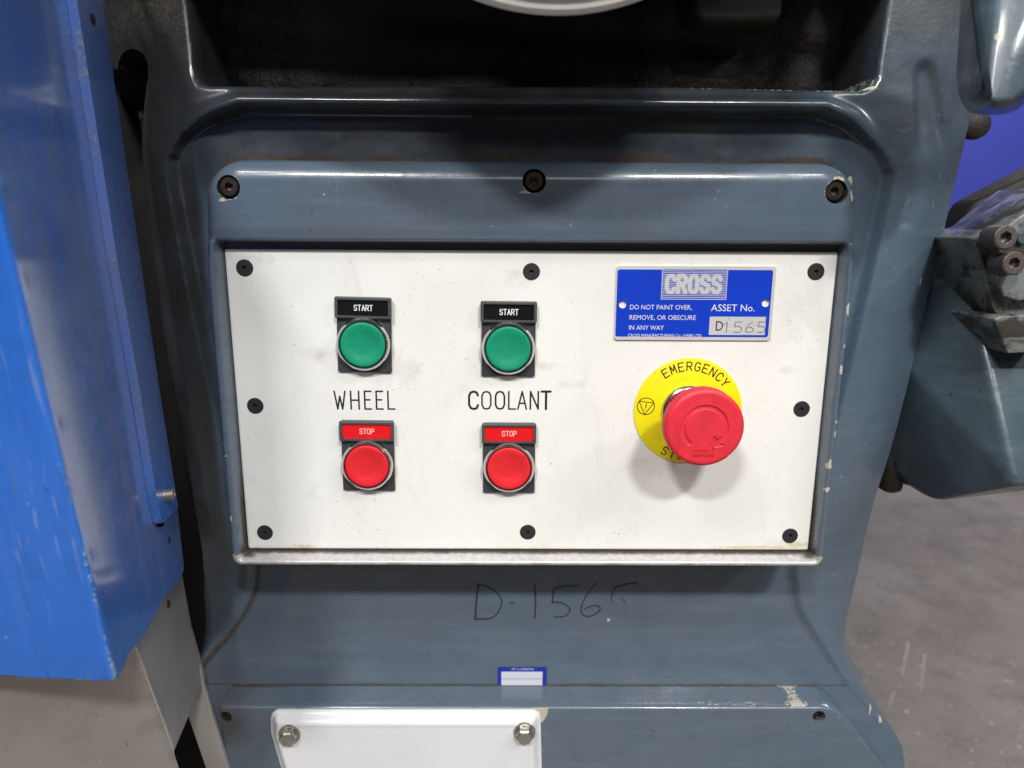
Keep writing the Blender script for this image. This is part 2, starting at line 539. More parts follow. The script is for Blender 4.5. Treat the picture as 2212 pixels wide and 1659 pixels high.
def field(name, mask, height, bbox, cell, mat, parent=None, back=None, rows=1, attrs=None, local=False, mapf=None, sharp=50, smooth=True, inset=None, lip=None):
    x, z, faces = march(mask, bbox, cell)
    Y = height(x, z) if callable(height) else np.full(x.shape, float(height))
    if back is not None:
        E = rim_edges(faces)
        used = sorted({p for e in E for p in e})
        bx, bz = x[used], z[used]
        by = Y[used]
        yb = back(bx, bz) if callable(back) else np.full(bx.shape, float(back))
        ex, ez = (bx, bz) if inset is None else inset(bx, bz)
        prev = {p: p for p in used}
        for r in range(1, rows + 1):
            base = len(x)
            q = r / rows
            x = np.r_[x, bx + (ex - bx) * q]; z = np.r_[z, bz + (ez - bz) * q]; Y = np.r_[Y, by + (yb - by) * q]
            cur = {p: base + i for i, p in enumerate(used)}
            for p, q in E:
                faces.append([prev[q], prev[p], cur[p], cur[q]])
            prev = cur
    at_ = {k: f(x, z, Y) for k, f in (attrs or {}).items()}
    V = np.stack([x, Y, z], 1) if mapf is None else mapf(x, z, Y)
    if lip is not None:                          # turn the sheet's edge back by its thickness
        E = rim_edges(faces)
        used = sorted({p for e in E for p in e})
        cur = {p: len(V) + i for i, p in enumerate(used)}
        V = np.vstack([V, V[used] + np.asarray(lip)])
        faces += [[q, p, cur[p], cur[q]] for p, q in E]
        at_ = {k: np.r_[v, v[used]] for k, v in at_.items()}
    return mesh_obj(name, V, faces, mat, parent, smooth, at_, local, sharp)


def lathe(name, prof, mat, parent, c=(0, 0, 0), n=48, local=True, axis=None, sharp=35):
    """revolve (radius, y) pairs round the Y axis; y < 0 is towards the viewer"""
    V, Fc = [], []
    rings = []
    for r, y in prof:
        if r <= 1e-6:
            V.append((0, y, 0)); rings.append([len(V) - 1])
        else:
            rings.append(list(range(len(V), len(V) + n)))
            for k in range(n):
                a = 2 * math.pi * k / n
                V.append((r * math.cos(a), y, r * math.sin(a)))
    for A, B in zip(rings, rings[1:]):
        for k in range(n):
            a0, a1 = A[k % len(A)], A[(k + 1) % len(A)]
            b0, b1 = B[k % len(B)], B[(k + 1) % len(B)]
            f = [a0, a1, b1, b0]
            g = []
            for q in f:
                if q not in g:
                    g.append(q)
            if len(g) > 2:
                Fc.append(g)
    V = np.array(V)
    if axis is not None:                       # turn -Y onto the given axis
        q = Vector((0, -1, 0)).rotation_difference(Vector(axis))
        V = np.array([q @ Vector(v) for v in V])
    V = V + np.array(c)
    o = mesh_obj(name, V, Fc, mat, parent, True, None, local)
    bm = bmesh.new(); bm.from_mesh(o.data)
    bmesh.ops.recalc_face_normals(bm, faces=bm.faces[:])
    bm.to_mesh(o.data); bm.free()
    o.data.set_sharp_from_angle(angle=math.radians(sharp))
    return o


def socket_screw(name, r, h, hexr, depth, mat, parent, c, axis=(0, -1, 0), turn=0.0, cham=0.5, cone=False, sink=0.0):
    """socket head screw: chamfered head with a hexagonal recess; head top at c + axis*h"""
    n = 36
    V, Fc = [], []

    def ring(rad, y, hexa=False):
        s = len(V)
        for k in range(n):
            a = 2 * math.pi * k / n + turn
            q = rad
            if hexa:
                b = ((a - turn) % (math.pi / 3)) - math.pi / 6
                q = rad * math.cos(math.pi / 6) / math.cos(b)
            V.append((q * math.cos(a), y, q * math.sin(a)))
        return list(range(s, s + n))
    rs = [ring(r, sink), ring(r, -h + cham), ring(r - cham, -h), ring(hexr * 1.1, -h, True), ring(hexr, -h + 0.25, True), ring(hexr, -h + depth, True)]
    V.append((0, -h + depth + hexr * 0.35, 0)); tip = len(V) - 1
    for A, B in zip(rs, rs[1:]):
        for k in range(n):
            Fc.append([A[k], A[(k + 1) % n], B[(k + 1) % n], B[k]])
    for k in range(n):
        Fc.append([rs[-1][k], rs[-1][(k + 1) % n], tip])
    V = np.array(V)
    if tuple(axis) != (0, -1, 0):
        q = Vector((0, -1, 0)).rotation_difference(Vector(axis))
        V = np.array([q @ Vector(v) for v in V])
    o = mesh_obj(name, V + np.array(c), Fc, mat, parent, True, None, False if parent.get('_world') else True)
    bm = bmesh.new(); bm.from_mesh(o.data)
    bmesh.ops.recalc_face_normals(bm, faces=bm.faces[:])
    bm.to_mesh(o.data); bm.free()
    o.data.set_sharp_from_angle(angle=math.radians(32))
    return o


def solid(name, bm, mat, parent=None, bevel=0.0, seg=3, sharp=40, local=False, cuts=0, rough=0.0):
    bmesh.ops.recalc_face_normals(bm, faces=bm.faces[:])
    if bevel:
        bmesh.ops.bevel(bm, geom=[e for e in bm.edges if e.calc_face_angle(0) > 0.25] + bm.verts[:], offset=bevel, segments=seg, profile=0.5,
                        affect='EDGES', clamp_overlap=True)
    bm.verts.index_update()
    V = np.array([v.co[:] for v in bm.verts]); Fc = [[v.index for v in f.verts] for f in bm.faces]
    bm.free()
    return mesh_obj(name, V, Fc, mat, parent, True, None, local, sharp)


def prism_bm(poly, y0, y1):
    bm = bmesh.new()
    a = [bm.verts.new((p[0], y0, p[1])) for p in poly]
    b = [bm.verts.new((p[0], y1, p[1])) for p in poly]
    bm.faces.new(a); bm.faces.new(b[::-1])
    n = len(poly)
    for k in range(n):
        bm.faces.new([a[k], b[k], b[(k + 1) % n], a[(k + 1) % n]])
    return bm


def prism_px(name, pts, Yref, y0, y1, mat, parent=None, bevel=1.0, seg=3):
    return solid(name, prism_bm([xz(x, y, Yref) for x, y in pts], y0, y1), mat, parent, bevel, seg)


def hull_px(name, pts, mat, parent=None, bevel=4.0, seg=4, back=None):
    bm = bmesh.new()
    P = [at(*p) for p in pts]
    for p in P:
        bm.verts.new(p)
    if back is not None:
        for p in P:
            bm.verts.new((p[0], back, p[2]))
    bmesh.ops.convex_hull(bm, input=bm.verts[:])
    for v in [v for v in bm.verts if not v.link_faces]:
        bm.verts.remove(v)
    bmesh.ops.dissolve_limit(bm, angle_limit=0.05, verts=bm.verts[:], edges=bm.edges[:])
    return solid(name, bm, mat, parent, bevel, seg)


def tag(o, label, cat, group=None):
    o['label'] = label; o['category'] = cat
    if group:
        o['group'] = group
    return o


def thing(name, loc, label, cat, group=None):
    o = bpy.data.objects.new(name, None)
    COL.objects.link(o)
    o.empty_display_size = 0.02
    o.location = wpt(loc)
    o['_x'], o['_y'], o['_z'] = float(loc[0]), float(loc[1]), float(loc[2])
    return tag(o, label, cat, group)


def inherit(o, parent):
    """a part that will carry sub-parts of its own, at the same origin"""
    for k in ('_x', '_y', '_z'):
        o[k] = parent[k]
    return o

# ------------------------------------------------------------------ engraver's stroke letters


def _o(w=1.0):
    return [(0.5, 1), (0.82, 0.95), (1, 0.75), (1, 0.25), (0.82, 0.05), (0.5, 0), (0.18, 0.05), (0, 0.25), (0, 0.75), (0.18, 0.95), (0.5, 1)]


GL = {
    'A': [[(0, 0), (0.5, 1), (1, 0)], [(0.18, 0.33), (0.82, 0.33)]],
    'C': [[(1, 0.78), (0.85, 0.95), (0.55, 1), (0.2, 0.95), (0, 0.75), (0, 0.25), (0.2, 0.05), (0.55, 0), (0.85, 0.05), (1, 0.22)]],
    'D': [[(0, 0), (0, 1), (0.55, 1), (0.9, 0.85), (1, 0.6), (1, 0.4), (0.9, 0.15), (0.55, 0), (0, 0)]],
    'E': [[(1, 1), (0, 1), (0, 0), (1, 0)], [(0, 0.52), (0.8, 0.52)]],
    'G': [[(1, 0.8), (0.8, 0.97), (0.5, 1), (0.15, 0.93), (0, 0.72), (0, 0.28), (0.15, 0.07), (0.5, 0), (0.85, 0.05), (1, 0.25), (1, 0.48), (0.6, 0.48)]],
    'H': [[(0, 0), (0, 1)], [(1, 0), (1, 1)], [(0, 0.5), (1, 0.5)]],
    'L': [[(0, 1), (0, 0), (1, 0)]],
    'M': [[(0, 0), (0.05, 1), (0.5, 0.3), (0.95, 1), (1, 0)]],
    'N': [[(0, 0), (0, 1), (1, 0), (1, 1)]],
    'O': [_o()],
    'P': [[(0, 0), (0, 1), (0.65, 1), (0.95, 0.9), (1, 0.72), (0.95, 0.55), (0.65, 0.45), (0, 0.45)]],
    'R': [[(0, 0), (0, 1), (0.65, 1), (0.95, 0.9), (1, 0.74), (0.95, 0.58), (0.65, 0.48), (0, 0.48)], [(0.5, 0.48), (1, 0)]],
    'S': [[(1, 0.8), (0.82, 0.96), (0.5, 1), (0.15, 0.94), (0, 0.75), (0.12, 0.58), (0.5, 0.5), (0.88, 0.42), (1, 0.25), (0.85, 0.06), (0.5, 0), (0.18, 0.04), (0, 0.2)]],
    'T': [[(0, 1), (1, 1)], [(0.5, 1), (0.5, 0)]],
    'W': [[(0, 1), (0.27, 0), (0.5, 0.72), (0.73, 0), (1, 1)]],
    'Y': [[(0, 1), (0.5, 0.48), (1, 1)], [(0.5, 0.48), (0.5, 0)]],
    '1': [[(0.1, 0.75), (0.55, 1), (0.5, 0)]],
    '5': [[(0.95, 1), (0.2, 1), (0.12, 0.55), (0.6, 0.58), (0.95, 0.42), (0.95, 0.18), (0.7, 0.02), (0.1, 0.0)]],
    '6': [[(0.8, 1), (0.35, 0.75), (0.05, 0.35), (0.1, 0.1), (0.5, 0), (0.9, 0.12), (0.95, 0.35), (0.6, 0.52), (0.1, 0.38)]],
    ',': [[(0.4, 0.08), (0.25, -0.15)]], '.': [[(0.4, 0.02), (0.42, 0.02)]],
}


def glyph(ch, x0, x1, z0, z1):
    return [[(x0 + (x1 - x0) * u, z0 + (z1 - z0) * v) for u, v in s] for s in GL[ch]]


def word(txt, x0, x1, z0, z1, gap=0.42):
    """strokes of a word filling a box"""
    wd = {'1': 0.5, ' ': 0.5, 'W': 1.35, 'M': 1.15}
    tot = sum(wd.get(c, 1) for c in txt) + gap * (len(txt) - 1)
    u = (x1 - x0) / tot
    x = x0; out = []
    for c in txt:
        w_ = wd.get(c, 1) * u
        if c != ' ':
            out += glyph(c, x, x + w_, z0, z1)
        x += w_ + gap * u
    return out


def strokes(name, lines, widths, Y, mat, parent, cell=0.12, local=False, back=None, clip=None):
    if not isinstance(widths, (list, tuple)):
        widths = [widths] * len(lines)
    fs = [(sd_line(l), w / 2) for l, w in zip(lines, widths)]

    def mask(x, z):
        d = np.full(np.shape(x), 1e9)
        for f, w in fs:
            d = np.minimum(d, f(x, z) - w)
        if clip is not None:
            d = np.maximum(d, clip(x, z))
        return d
    xs = [p[0] for l in lines for p in l]; zs = [p[1] for l in lines for p in l]
    w = max(widths)
    return field(name, mask, Y, (min(xs) - w, max(xs) + w, min(zs) - w, max(zs) + w), cell, mat, parent, back=back, local=local)


def text_mesh(name, txt, size, x, z, Y, mat, parent, width=None, rot=0.0, local=False, extrude=0.0, align='LEFT'):
    cu = bpy.data.curves.new('t', 'FONT')
    cu.body = txt; cu.size = 10.0; cu.align_x = align; cu.extrude = 0.0; cu.resolution_u = 3
    to = bpy.data.objects.new('t', cu)
    COL.objects.link(to)
    bpy.context.view_layer.update()
    me = bpy.data.meshes.new_from_object(to.evaluated_get(bpy.context.evaluated_depsgraph_get()))
    V = np.array([v.co[:] for v in me.vertices]); Fc = [list(p.vertices) for p in me.polygons]
    bpy.data.objects.remove(to); bpy.data.curves.remove(cu); bpy.data.meshes.remove(me)
    hcap = 7.0
    V = V * (size / hcap)
    if width:
        V[:, 0] *= width / (V[:, 0].max() - V[:, 0].min())
    ca, sa = math.cos(rot), math.sin(rot)
    X = V[:, 0] * ca - V[:, 1] * sa; Zz = V[:, 0] * sa + V[:, 1] * ca
    return mesh_obj(name, np.stack([X + x, np.full(len(X), Y), Zz + z], 1), Fc, mat, parent, False, None, local)

# ------------------------------------------------------------------ the setting


def quad(name, pts, mat):
    o = mesh_obj(name, pts, [[0, 1, 2, 3]], mat, None, False)
    o['kind'] = 'structure'
    return o


quad('floor', [(-9000, -6000, -Z0), (9000, -6000, -Z0), (9000, 9000, -Z0), (-9000, 9000, -Z0)], M_floor)
quad('wall', [(-9000, 4300, -Z0), (9000, 4300, -Z0), (9000, 4300, 2600), (-9000, 4300, 2600)], M_wall)

def on_floor(px, py):
    d = ray(px, py)
    return CAM + d * ((-Z0 + 1.5 - CAM[2]) / d[2])


V_, F_ = [], []
for a, b, w in [((1962, 1388), (1948, 1462), 5), ((1998, 1412), (1988, 1495), 4), ((1930, 1495), (1922, 1522), 4), ((1945, 1390), (1962, 1386), 4)]:
    p, q = on_floor(*a), on_floor(*b)
    t_ = np.array([-(q - p)[1], (q - p)[0], 0]); t_ = t_ / np.linalg.norm(t_) * w / 2
    k_ = len(V_)
    V_ += [p - t_, p + t_, q + t_ * 0.5, q - t_ * 0.5]
    F_.append([k_, k_ + 1, k_ + 2, k_ + 3])
M_scr = plain('scuffed_pale_concrete', (0.34, 0.31, 0.29), 0.6, 0, 0.4, 90)
fs_ = mesh_obj('floor_scratches', V_, F_, M_scr, None, False)
fs_['kind'] = 'structure'

# ------------------------------------------------------------------ grinder body
body = thing('grinding_machine', (0, 100, -Z0), 'large blue-grey cast iron machine column with flared foot and dark oily opening', 'machine')
body['_world'] = 1
FD, FY = 12.0, 36.0                                    # depth of the sunk front face: on the casting's drawing, in place
KS, KX, KZ, KY = 1.061, 0.76, -5.87, 24.0              # the casting's drawing is enlarged a little and set deeper


def dx(x):
    return (x - KX) / KS


def dz(z):
    return (z - KZ) / KS


def place(p):
    return (KX + KS * p[0], KZ + KS * p[1])


LZ = KZ + KS * -182.7                                  # height of the ledge
bell_r = [(148, 155), (163, 150), (173, 143.5), (180, 137), (185.5, 127), (186, 112), (172, 0), (157.5, -95), (158.5, -112), (164, -131.5),
          (181.5, -156.7), (201.6, -182.6), (225, -209), (237, -222.7), (243, -240), (244, -300)]
bell_l = [(-148.6, 155.3), (-165, 150.6), (-175, 146), (-183, 139), (-186.5, 132), (-188, 117), (-175, 0), (-163.5, -90), (-163.2, -104),
          (-167.4, -123), (-182, -146.4), (-194.5, -160.7), (-205, -175), (-212, -200), (-214, -300)]
bell = catmull(bell_r, 5) + catmull(bell_l, 5)[::-1]
dB = sd_poly(bell)
sil = [(252, 330), (247, 200), (241.3, 157.4), (233.2, 81), (222.6, -16.5), (213, -72), (208.6, -114.4), (205, -150), (208.3, -169), (226.7, -201.5),
       (247, -236), (256, -275), (258, -300)]
sil_l = [xz(*q, 30) for q in [(470, 1850), (472, 1480), (452, 1440), (441, 1403), (446, 1350), (443, 1290), (440, 1200), (425, 1110), (404, 980), (380, 845), (355, 711), (336, 559), (314, 380), (309, 300),
                              (316, 210), (322, 160), (316, 126), (300, 109), (282, 107), (265, 118), (257, 140), (245, 152), (120, 150), (100, -100), (100, -300)]]
dS = sd_poly(catmull(sil, 4) + catmull(sil_l, 5))
opening = [xz(*q, 3) for q in [(1958, -130), (1937, 0), (1911, 135), (1907, 160), (1893, 182), (1868, 193), (1466, 184), (900, 182), (445, 182), (420, 176), (408, 160), (401, 135), (381, 0), (362, -130)]]
opening = [(opening[0][0], 332)] + opening + [(opening[-1][0], 332)]
dO = sd_poly(opening)


def col_mask(x, z):
    return np.maximum(dS(x, z), -dO(x, z))


flank_r = sd_poly([xz(*q, 6) for q in catmull([(1990, 470), (1985, 300), (1986, 170), (1994, 136), (2010, 121), (2026, 120), (2046, 134), (2060, 170), (2078, 300), (2060, 470)], 4, True)])

def col_height(x, z):
    d = dB(x, z); s = np.maximum(-dS(x, z), 0)
    top = sstep(z, 118, 150)                      # bead under the opening
    low = sstep(-z, 60, 110)
    dd = np.maximum(d, 0)
    # flank: from the rim of the sunk face back to the outer edge
    t = dd / np.maximum(dd + s, 1e-3)
    ya = 4.0 + 3.0 * low
    side = ya + (30 - ya) * np.clip(t, 0, 1) ** (1.7 - 0.4 * low)
    hz = np.clip(dd / 12.5, 0, 1)
    bead = 1.0 + 6.0 * (1 - hz) ** 2 * 0 - 4.5 * np.sin(np.pi * np.clip(dd / 9.0, 0, 1)) ** 1.0 + 6.5 * sstep(dd, 4.0, 12.5)
    xw = sstep(np.abs(x + 2), 185, 150)
    out = side + (bead - side) * top * xw
    w = sstep(d, -0.4, 2.6 + 2.5 * (1 - top) + 2.0 * low)
    y = FD + (out - FD) * w
    y = y + 4.5 * sstep(-flank_r(x, z), -1.0, 6.0) * sstep(z, 132, 156)
    y = y + 0.25 * np.sin(x * 0.11 + z * 0.05) * np.sin(z * 0.09 - x * 0.03)
    # rounded lip at the opening
    do = dO(x, z)
    y = y + 2.0 * (1 - np.clip(do / 2.2, 0, 1)) ** 2
    return y


FX0, FX1, FZ0, FZ1 = -169.4, 168.5, -92.0, 130.6       # bolted frame outline
peel_x = [-175, -168, -140, -90, -84, -72, -60, -40, -32, -20, 0, 10, 18, 26, 36, 50, 60, 68, 74, 100, 128, 140, 152, 168, 175]
peel_h = [3, 6, 4.5, 1.5, 4.5, 4.0, 1.5, 1.2, 4, 4.5, 5, 4.5, 2, 2.5, 4.5, 5, 8.5, 8, 2.5, 1.2, 3.5, 5, 5.5, 4, 1]
dFtop = sd_box(FX0, FX1, FZ0, FZ1 + 0.0, 22)


def col_rust(x, z, Y):
    w = 0.75 * np.interp(x, peel_x, peel_h)
    return np.where((z > 95), 0.55 + 0.45 * (w - dFtop(x, z)) / 3.0, 0).clip(0, 1) * (Y < 40) * sstep(dFtop(x, z), -2.6, -1.4)


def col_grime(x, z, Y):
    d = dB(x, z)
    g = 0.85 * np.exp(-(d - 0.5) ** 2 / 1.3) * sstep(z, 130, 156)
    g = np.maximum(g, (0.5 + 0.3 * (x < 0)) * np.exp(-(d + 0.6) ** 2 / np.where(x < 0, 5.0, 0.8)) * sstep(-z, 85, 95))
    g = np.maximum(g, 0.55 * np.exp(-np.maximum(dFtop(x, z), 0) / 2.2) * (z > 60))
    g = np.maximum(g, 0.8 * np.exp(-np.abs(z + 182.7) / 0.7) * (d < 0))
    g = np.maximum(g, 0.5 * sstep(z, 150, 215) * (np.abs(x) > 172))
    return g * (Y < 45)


def blobs(lst, Yref):
    B = [(*xz(px, py, Yref), rx / 4.1, rz / 4.0) for px, py, rx, rz in lst]

    def f(x, z):
        v = np.zeros(np.shape(x))
        for cx, cz, a, b in B:
            v = np.maximum(v, 1.0 - 0.5 * (((x - cx) / a) ** 2 + ((z - cz) / b) ** 2))
        return v
    return f


col_blob = blobs([(1870, 192, 30, 3), (1815, 188, 20, 2), (1600, 186, 60, 1.5), (1690, 188, 40, 2), (1316, 1345, 5, 6), (1906, 1562, 4, 10), (1885, 1540, 2, 18),
                  (1722, 1330, 1.5, 20), (2050, 380, 2.5, 8), (2037, 440, 2, 10), (2014, 610, 3, 8), (1840, 395, 6, 16)], 9)


def col_chip_glint(x, z, Y):
    v = col_blob(x, z) * (Y < 30)
    v = np.maximum(v, 0.50 * np.exp(-np.abs(dO(x, z)) / 0.8) * (x > 80) * (z > 150) * (z < 175))  # pale line painted as the highlight on the opening's lower rim
    return v


def col_oil_shade(x, z, Y):
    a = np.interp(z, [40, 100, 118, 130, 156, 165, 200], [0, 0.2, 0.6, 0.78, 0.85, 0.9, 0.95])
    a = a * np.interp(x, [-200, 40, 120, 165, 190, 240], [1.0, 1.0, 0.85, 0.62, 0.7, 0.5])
    l = sstep(-x, 172, 182) * np.interp(z, [-180, -120, 0, 80, 160], [0.3, 0.6, 0.8, 0.9, 0.95])  # left flank: mostly shade painted in, over some real grime
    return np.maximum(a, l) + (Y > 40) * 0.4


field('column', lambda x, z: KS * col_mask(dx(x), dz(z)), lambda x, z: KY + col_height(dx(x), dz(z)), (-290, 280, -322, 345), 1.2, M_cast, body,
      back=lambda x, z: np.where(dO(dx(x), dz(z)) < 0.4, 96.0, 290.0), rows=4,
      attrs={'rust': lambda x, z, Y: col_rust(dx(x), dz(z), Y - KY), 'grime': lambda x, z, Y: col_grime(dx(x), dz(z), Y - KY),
             'chip': lambda x, z, Y: col_chip_glint(dx(x), dz(z), Y - KY), 'oil_shade': lambda x, z, Y: col_oil_shade(dx(x), dz(z), Y - KY)})

# dark oily wheel chamber behind the opening


def cav_h(x, z):
    y = 90 + 2.5 * np.sin(x * 0.05) + 1.5 * np.sin(z * 0.21 + x * 0.02)
    y = y - 3 * sstep(x, 55, 75) - 2 * sstep(-x, 60, 80) * sstep(-x, 155, 135) + 5 * sstep(x, 140, 165)
    return y


field('chamber_lining', sd_box(-245, 245, 120, 345), cav_h, (-245, 245, 120, 345), 2.0, M_black, body)
prism_px('chamber_block', [(1500, -120), (1500, 30), (1520, 44), (1600, 47), (1690, 40), (1700, -120)], 52, 52, 84, M_grease, body, 3)
bm = prism_bm([(-260, 300), (-260, 420), (205, 420), (205, 300)], -60, 300)
solid('wheel_head_blocker', bm, M_cast, body, 8)  # unseen block over the opening, added to keep light off from above
bm = prism_bm([(-520, -420), (-520, 330), (-196, 330), (-196, -420)], 120, 300)
solid('gap_shade_block', bm, M_void, body, 6)  # added block, its black stands in for the shaded gap beside the column

# flared foot: raised base cover with a ledge
PL = [(-184, -182.7), (176, -182.7), (184, -184.5), (195.5, -194), (218, -224), (233, -246), (240, -300), (-184, -300)]
PL = [place(p) for p in PL]
dP = sd_poly(catmull(PL[1:7], 5) + [PL[7], PL[0]])
PY = 13.5


def base_h(x, z):
    d = -dP(x, z)
    r = 1.6
    return PY + np.where(d < r, r - np.sqrt(np.maximum(r * r - (r - np.clip(d, 0, r)) ** 2, 0)), 0)


base_blob = blobs([(1760, 1508, 26, 14), (1735, 1498, 12, 8), (1600, 1522, 70, 3), (1500, 1524, 60, 2), (1700, 1521, 40, 3), (650, 1523, 12, 4), (700, 1526, 30, 1.5), (1340, 1526, 40, 1.5)], 0)


def base_chip(x, z, Y):
    d = -dP(x, z)
    x = dx(x); z = dz(z); Y = Y - 22.7
    e = 0.50 * np.exp(-np.abs(d - 0.4) / 0.6) * np.interp(x, [-200, 0, 20, 110, 178, 200], [0.75, 0.7, 0.9, 1.0, 1.0, 0.7])
    top = (z > -187) & (Y > -8.8)
    # chips on top of the ledge towards its right end
    u = np.where(top, 0.58 * np.exp(-((x - 163) / 7.0) ** 2) + 0.42 * np.exp(-((x - 120) / 40.0) ** 2) * (Y < -3) + 0.4 * (x > 60) * (Y > 11), 0)
    return np.maximum(e, u)


BSc = [xz(1769, 1548, PY), xz(487, 1550, PY)]
plinth = field('base_cover', lambda x, z: np.maximum.reduce([dP(x, z)] + [4.1 - np.hypot(x - a, z - b) for a, b in BSc]), base_h, (-215, 260, -322, LZ + 1), 1.0, M_frame, body, back=38.0, rows=8,
               attrs={'chip': base_chip, 'grime': lambda x, z, Y: 0.75 * (Y > 35) + 0.75 * np.exp(-((x + 191) ** 2 + (z + 213) ** 2) / 500)})
for i, (a, b) in enumerate(BSc):
    socket_screw('base_screw', 4.0, 0.2, 2.4, 2.0, M_bolt, body, (a, PY + 2.2, b), turn=0.2 + i, sink=3)
prism_px('primer_patch', [(1150, 1529), (1184, 1530), (1181, 1546), (1172, 1560), (1150, 1560)], PY, PY - 0.35, PY + 0.5, M_cream, body, 0.15, 1)

# marker number on the sunk face under the panel


def z7(pts):
    return [xz((1082 + u / 2.011) / 1.4756, (1623 + v / 2.011) / 1.4756, FY - 0.5) for u, v in pts]


num = [z7(catmull([(893, 487), (880, 560), (870, 705)], 4)), z7(catmull([(880, 492), (925, 490), (1000, 530), (1040, 592), (1012, 668), (960, 702), (868, 704)], 5)),
       z7([(1090, 602), (1120, 600)]), z7([(1252, 488), (1258, 600), (1252, 695)]),
       z7([(1532, 492), (1440, 496), (1376, 512)]), z7([(1376, 508), (1364, 600)]), z7(catmull([(1364, 600), (1430, 602), (1478, 645), (1445, 686), (1375, 692)], 4)),
       z7(catmull([(1652, 470), (1600, 530), (1555, 610), (1552, 665), (1590, 688), (1650, 668), (1672, 632), (1630, 618), (1570, 640)], 5)),
       z7([(1912, 474), (1840, 484), (1768, 502)]), z7(catmull([(1768, 502), (1748, 545), (1742, 590)], 3)), z7(catmull([(1800, 575), (1825, 588), (1838, 612)], 3))]
strokes('handwritten_number', num, [0.95, 0.72, 0.7, 0.8, 0.6, 0.7, 0.65, 0.58, 0.6, 0.45, 0.3], FY - 0.42, M_pen, body, 0.22)

# ------------------------------------------------------------------ control panel
panel = thing('control_panel', (0, 14, -88), 'blue-grey framed control panel with white engraved face plate on the machine column', 'control panel')
panel['_world'] = 1
PF = -9.0
IX0, IX1, IZ0, IZ1 = -165.2, 164.8, -88.5, 90.3
dFo_t = sd_box(FX0, FX1, -40, FZ1, 21)
dFo_b = sd_box(FX0, FX1, FZ0, 40, 5.5)


def dFo(x, z):
    return np.where(z > 20, np.maximum(dFo_t(x, z), -99), dFo_b(x, z))


dFi = sd_box(IX0, IX1, IZ0, IZ1, 2.2)
frame_bolts = [(493, 404), (1154, 391), (1808, 414)]
FBc = [xz(px, py, PF) for px, py in frame_bolts]


def frame_mask(x, z):
    d = np.maximum(dFo(x, z), -dFi(x, z))
    for cx, cz in FBc:
        d = np.maximum(d, 6.0 - np.hypot(x - cx, z - cz))
    return d


def frame_h(x, z):
    d = -dFo(x, z)
    r = 2.6 + 8.4 * sstep(z, 70, 112)
    dc = np.clip(d, 0, r)
    y = PF + np.where(d < r, r - np.sqrt(np.maximum(r * r - (r - dc) ** 2, 0)), 0)
    di = np.clip(dFi(x, z), 0, 1.3)
    y = y + np.where(di < 1.3, 1.3 - np.sqrt(np.maximum(1.69 - (1.3 - di) ** 2, 0)), 0) * 0.8
    y = y + 0.9 * sstep(z, 97, 90.4) * (z > 89.5)
    return y


frame_blob = blobs([(1834, 668, 5, 14), (1838, 690, 3, 10), (1828, 748, 6, 6), (1819, 800, 6, 9), (1817, 792, 3, 4), (1811, 912, 7, 5), (1806, 937, 4, 8), (1790, 1008, 9, 6),
                    (1793, 1000, 4, 10), (1787, 1058, 7, 6), (1772, 1210, 10, 9), (1850, 620, 1.5, 4), (1857, 560, 2, 8), (1846, 420, 5, 12), (487, 985, 4, 3), (483, 960, 3, 2.5), (499, 1120, 3, 8),
                    (505, 1205, 7, 10), (480, 432, 9, 3), (1140, 415, 20, 3), (1135, 395, 4, 18), (1815, 386, 14, 5), (1790, 410, 3, 14), (1850, 470, 3, 12),
                    (1470, 350, 6, 2), (700, 420, 1.5, 1.5), (1570, 445, 2, 2), (1700, 352, 18, 1.6), (1420, 345, 40, 1.2)], PF)


def frame_chip(x, z, Y):
    v = frame_blob(x, z) * (Y < PF + 3.4)
    for cx, cz in FBc:
        v = np.maximum(v, 0.46 * np.exp(-np.abs(np.hypot(x - cx, z - cz) - 6.1) / 0.7) * (Y < PF + 0.6))
    v = np.maximum(v, np.where((z < -89.2) & (Y < -3), 0.38 + 0.28 * np.sin(x * 0.23) * np.sin(x * 0.071 + 1), 0))
    return v


def frame_bare(x, z, Y):
    lip = sstep(-z, 85.0, 85.9) * (Y < 3)
    return np.maximum(lip * np.where(z < -90.6, 0.75, 1.0), 0)


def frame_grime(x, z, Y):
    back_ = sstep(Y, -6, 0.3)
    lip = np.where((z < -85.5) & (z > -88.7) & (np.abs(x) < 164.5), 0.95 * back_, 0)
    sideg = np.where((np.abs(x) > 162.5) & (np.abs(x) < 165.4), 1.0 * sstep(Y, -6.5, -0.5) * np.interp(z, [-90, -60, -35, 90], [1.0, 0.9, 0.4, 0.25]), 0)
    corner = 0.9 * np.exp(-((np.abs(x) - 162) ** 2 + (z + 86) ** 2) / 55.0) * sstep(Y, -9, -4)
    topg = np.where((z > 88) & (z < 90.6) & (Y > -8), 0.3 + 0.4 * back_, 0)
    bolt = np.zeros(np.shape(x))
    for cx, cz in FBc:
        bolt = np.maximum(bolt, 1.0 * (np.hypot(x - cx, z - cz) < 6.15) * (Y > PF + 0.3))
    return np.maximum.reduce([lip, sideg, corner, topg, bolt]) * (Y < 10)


def frame_back(x, z):
    y = np.full(np.shape(x), 38.0)
    y = np.where(dFi(x, z) < 0.5, 2.0, y)
    for cx, cz in FBc:
        y = np.where(np.hypot(x - cx, z - cz) < 6.6, PF + 11, y)
    return y


def frame_inset(x, z):
    inn = dFi(x, z) < 0.5
    return np.where(inn, np.clip(x, -163.1, 163.1), x), np.where(inn, np.clip(z, -85.9, 88.6), z)


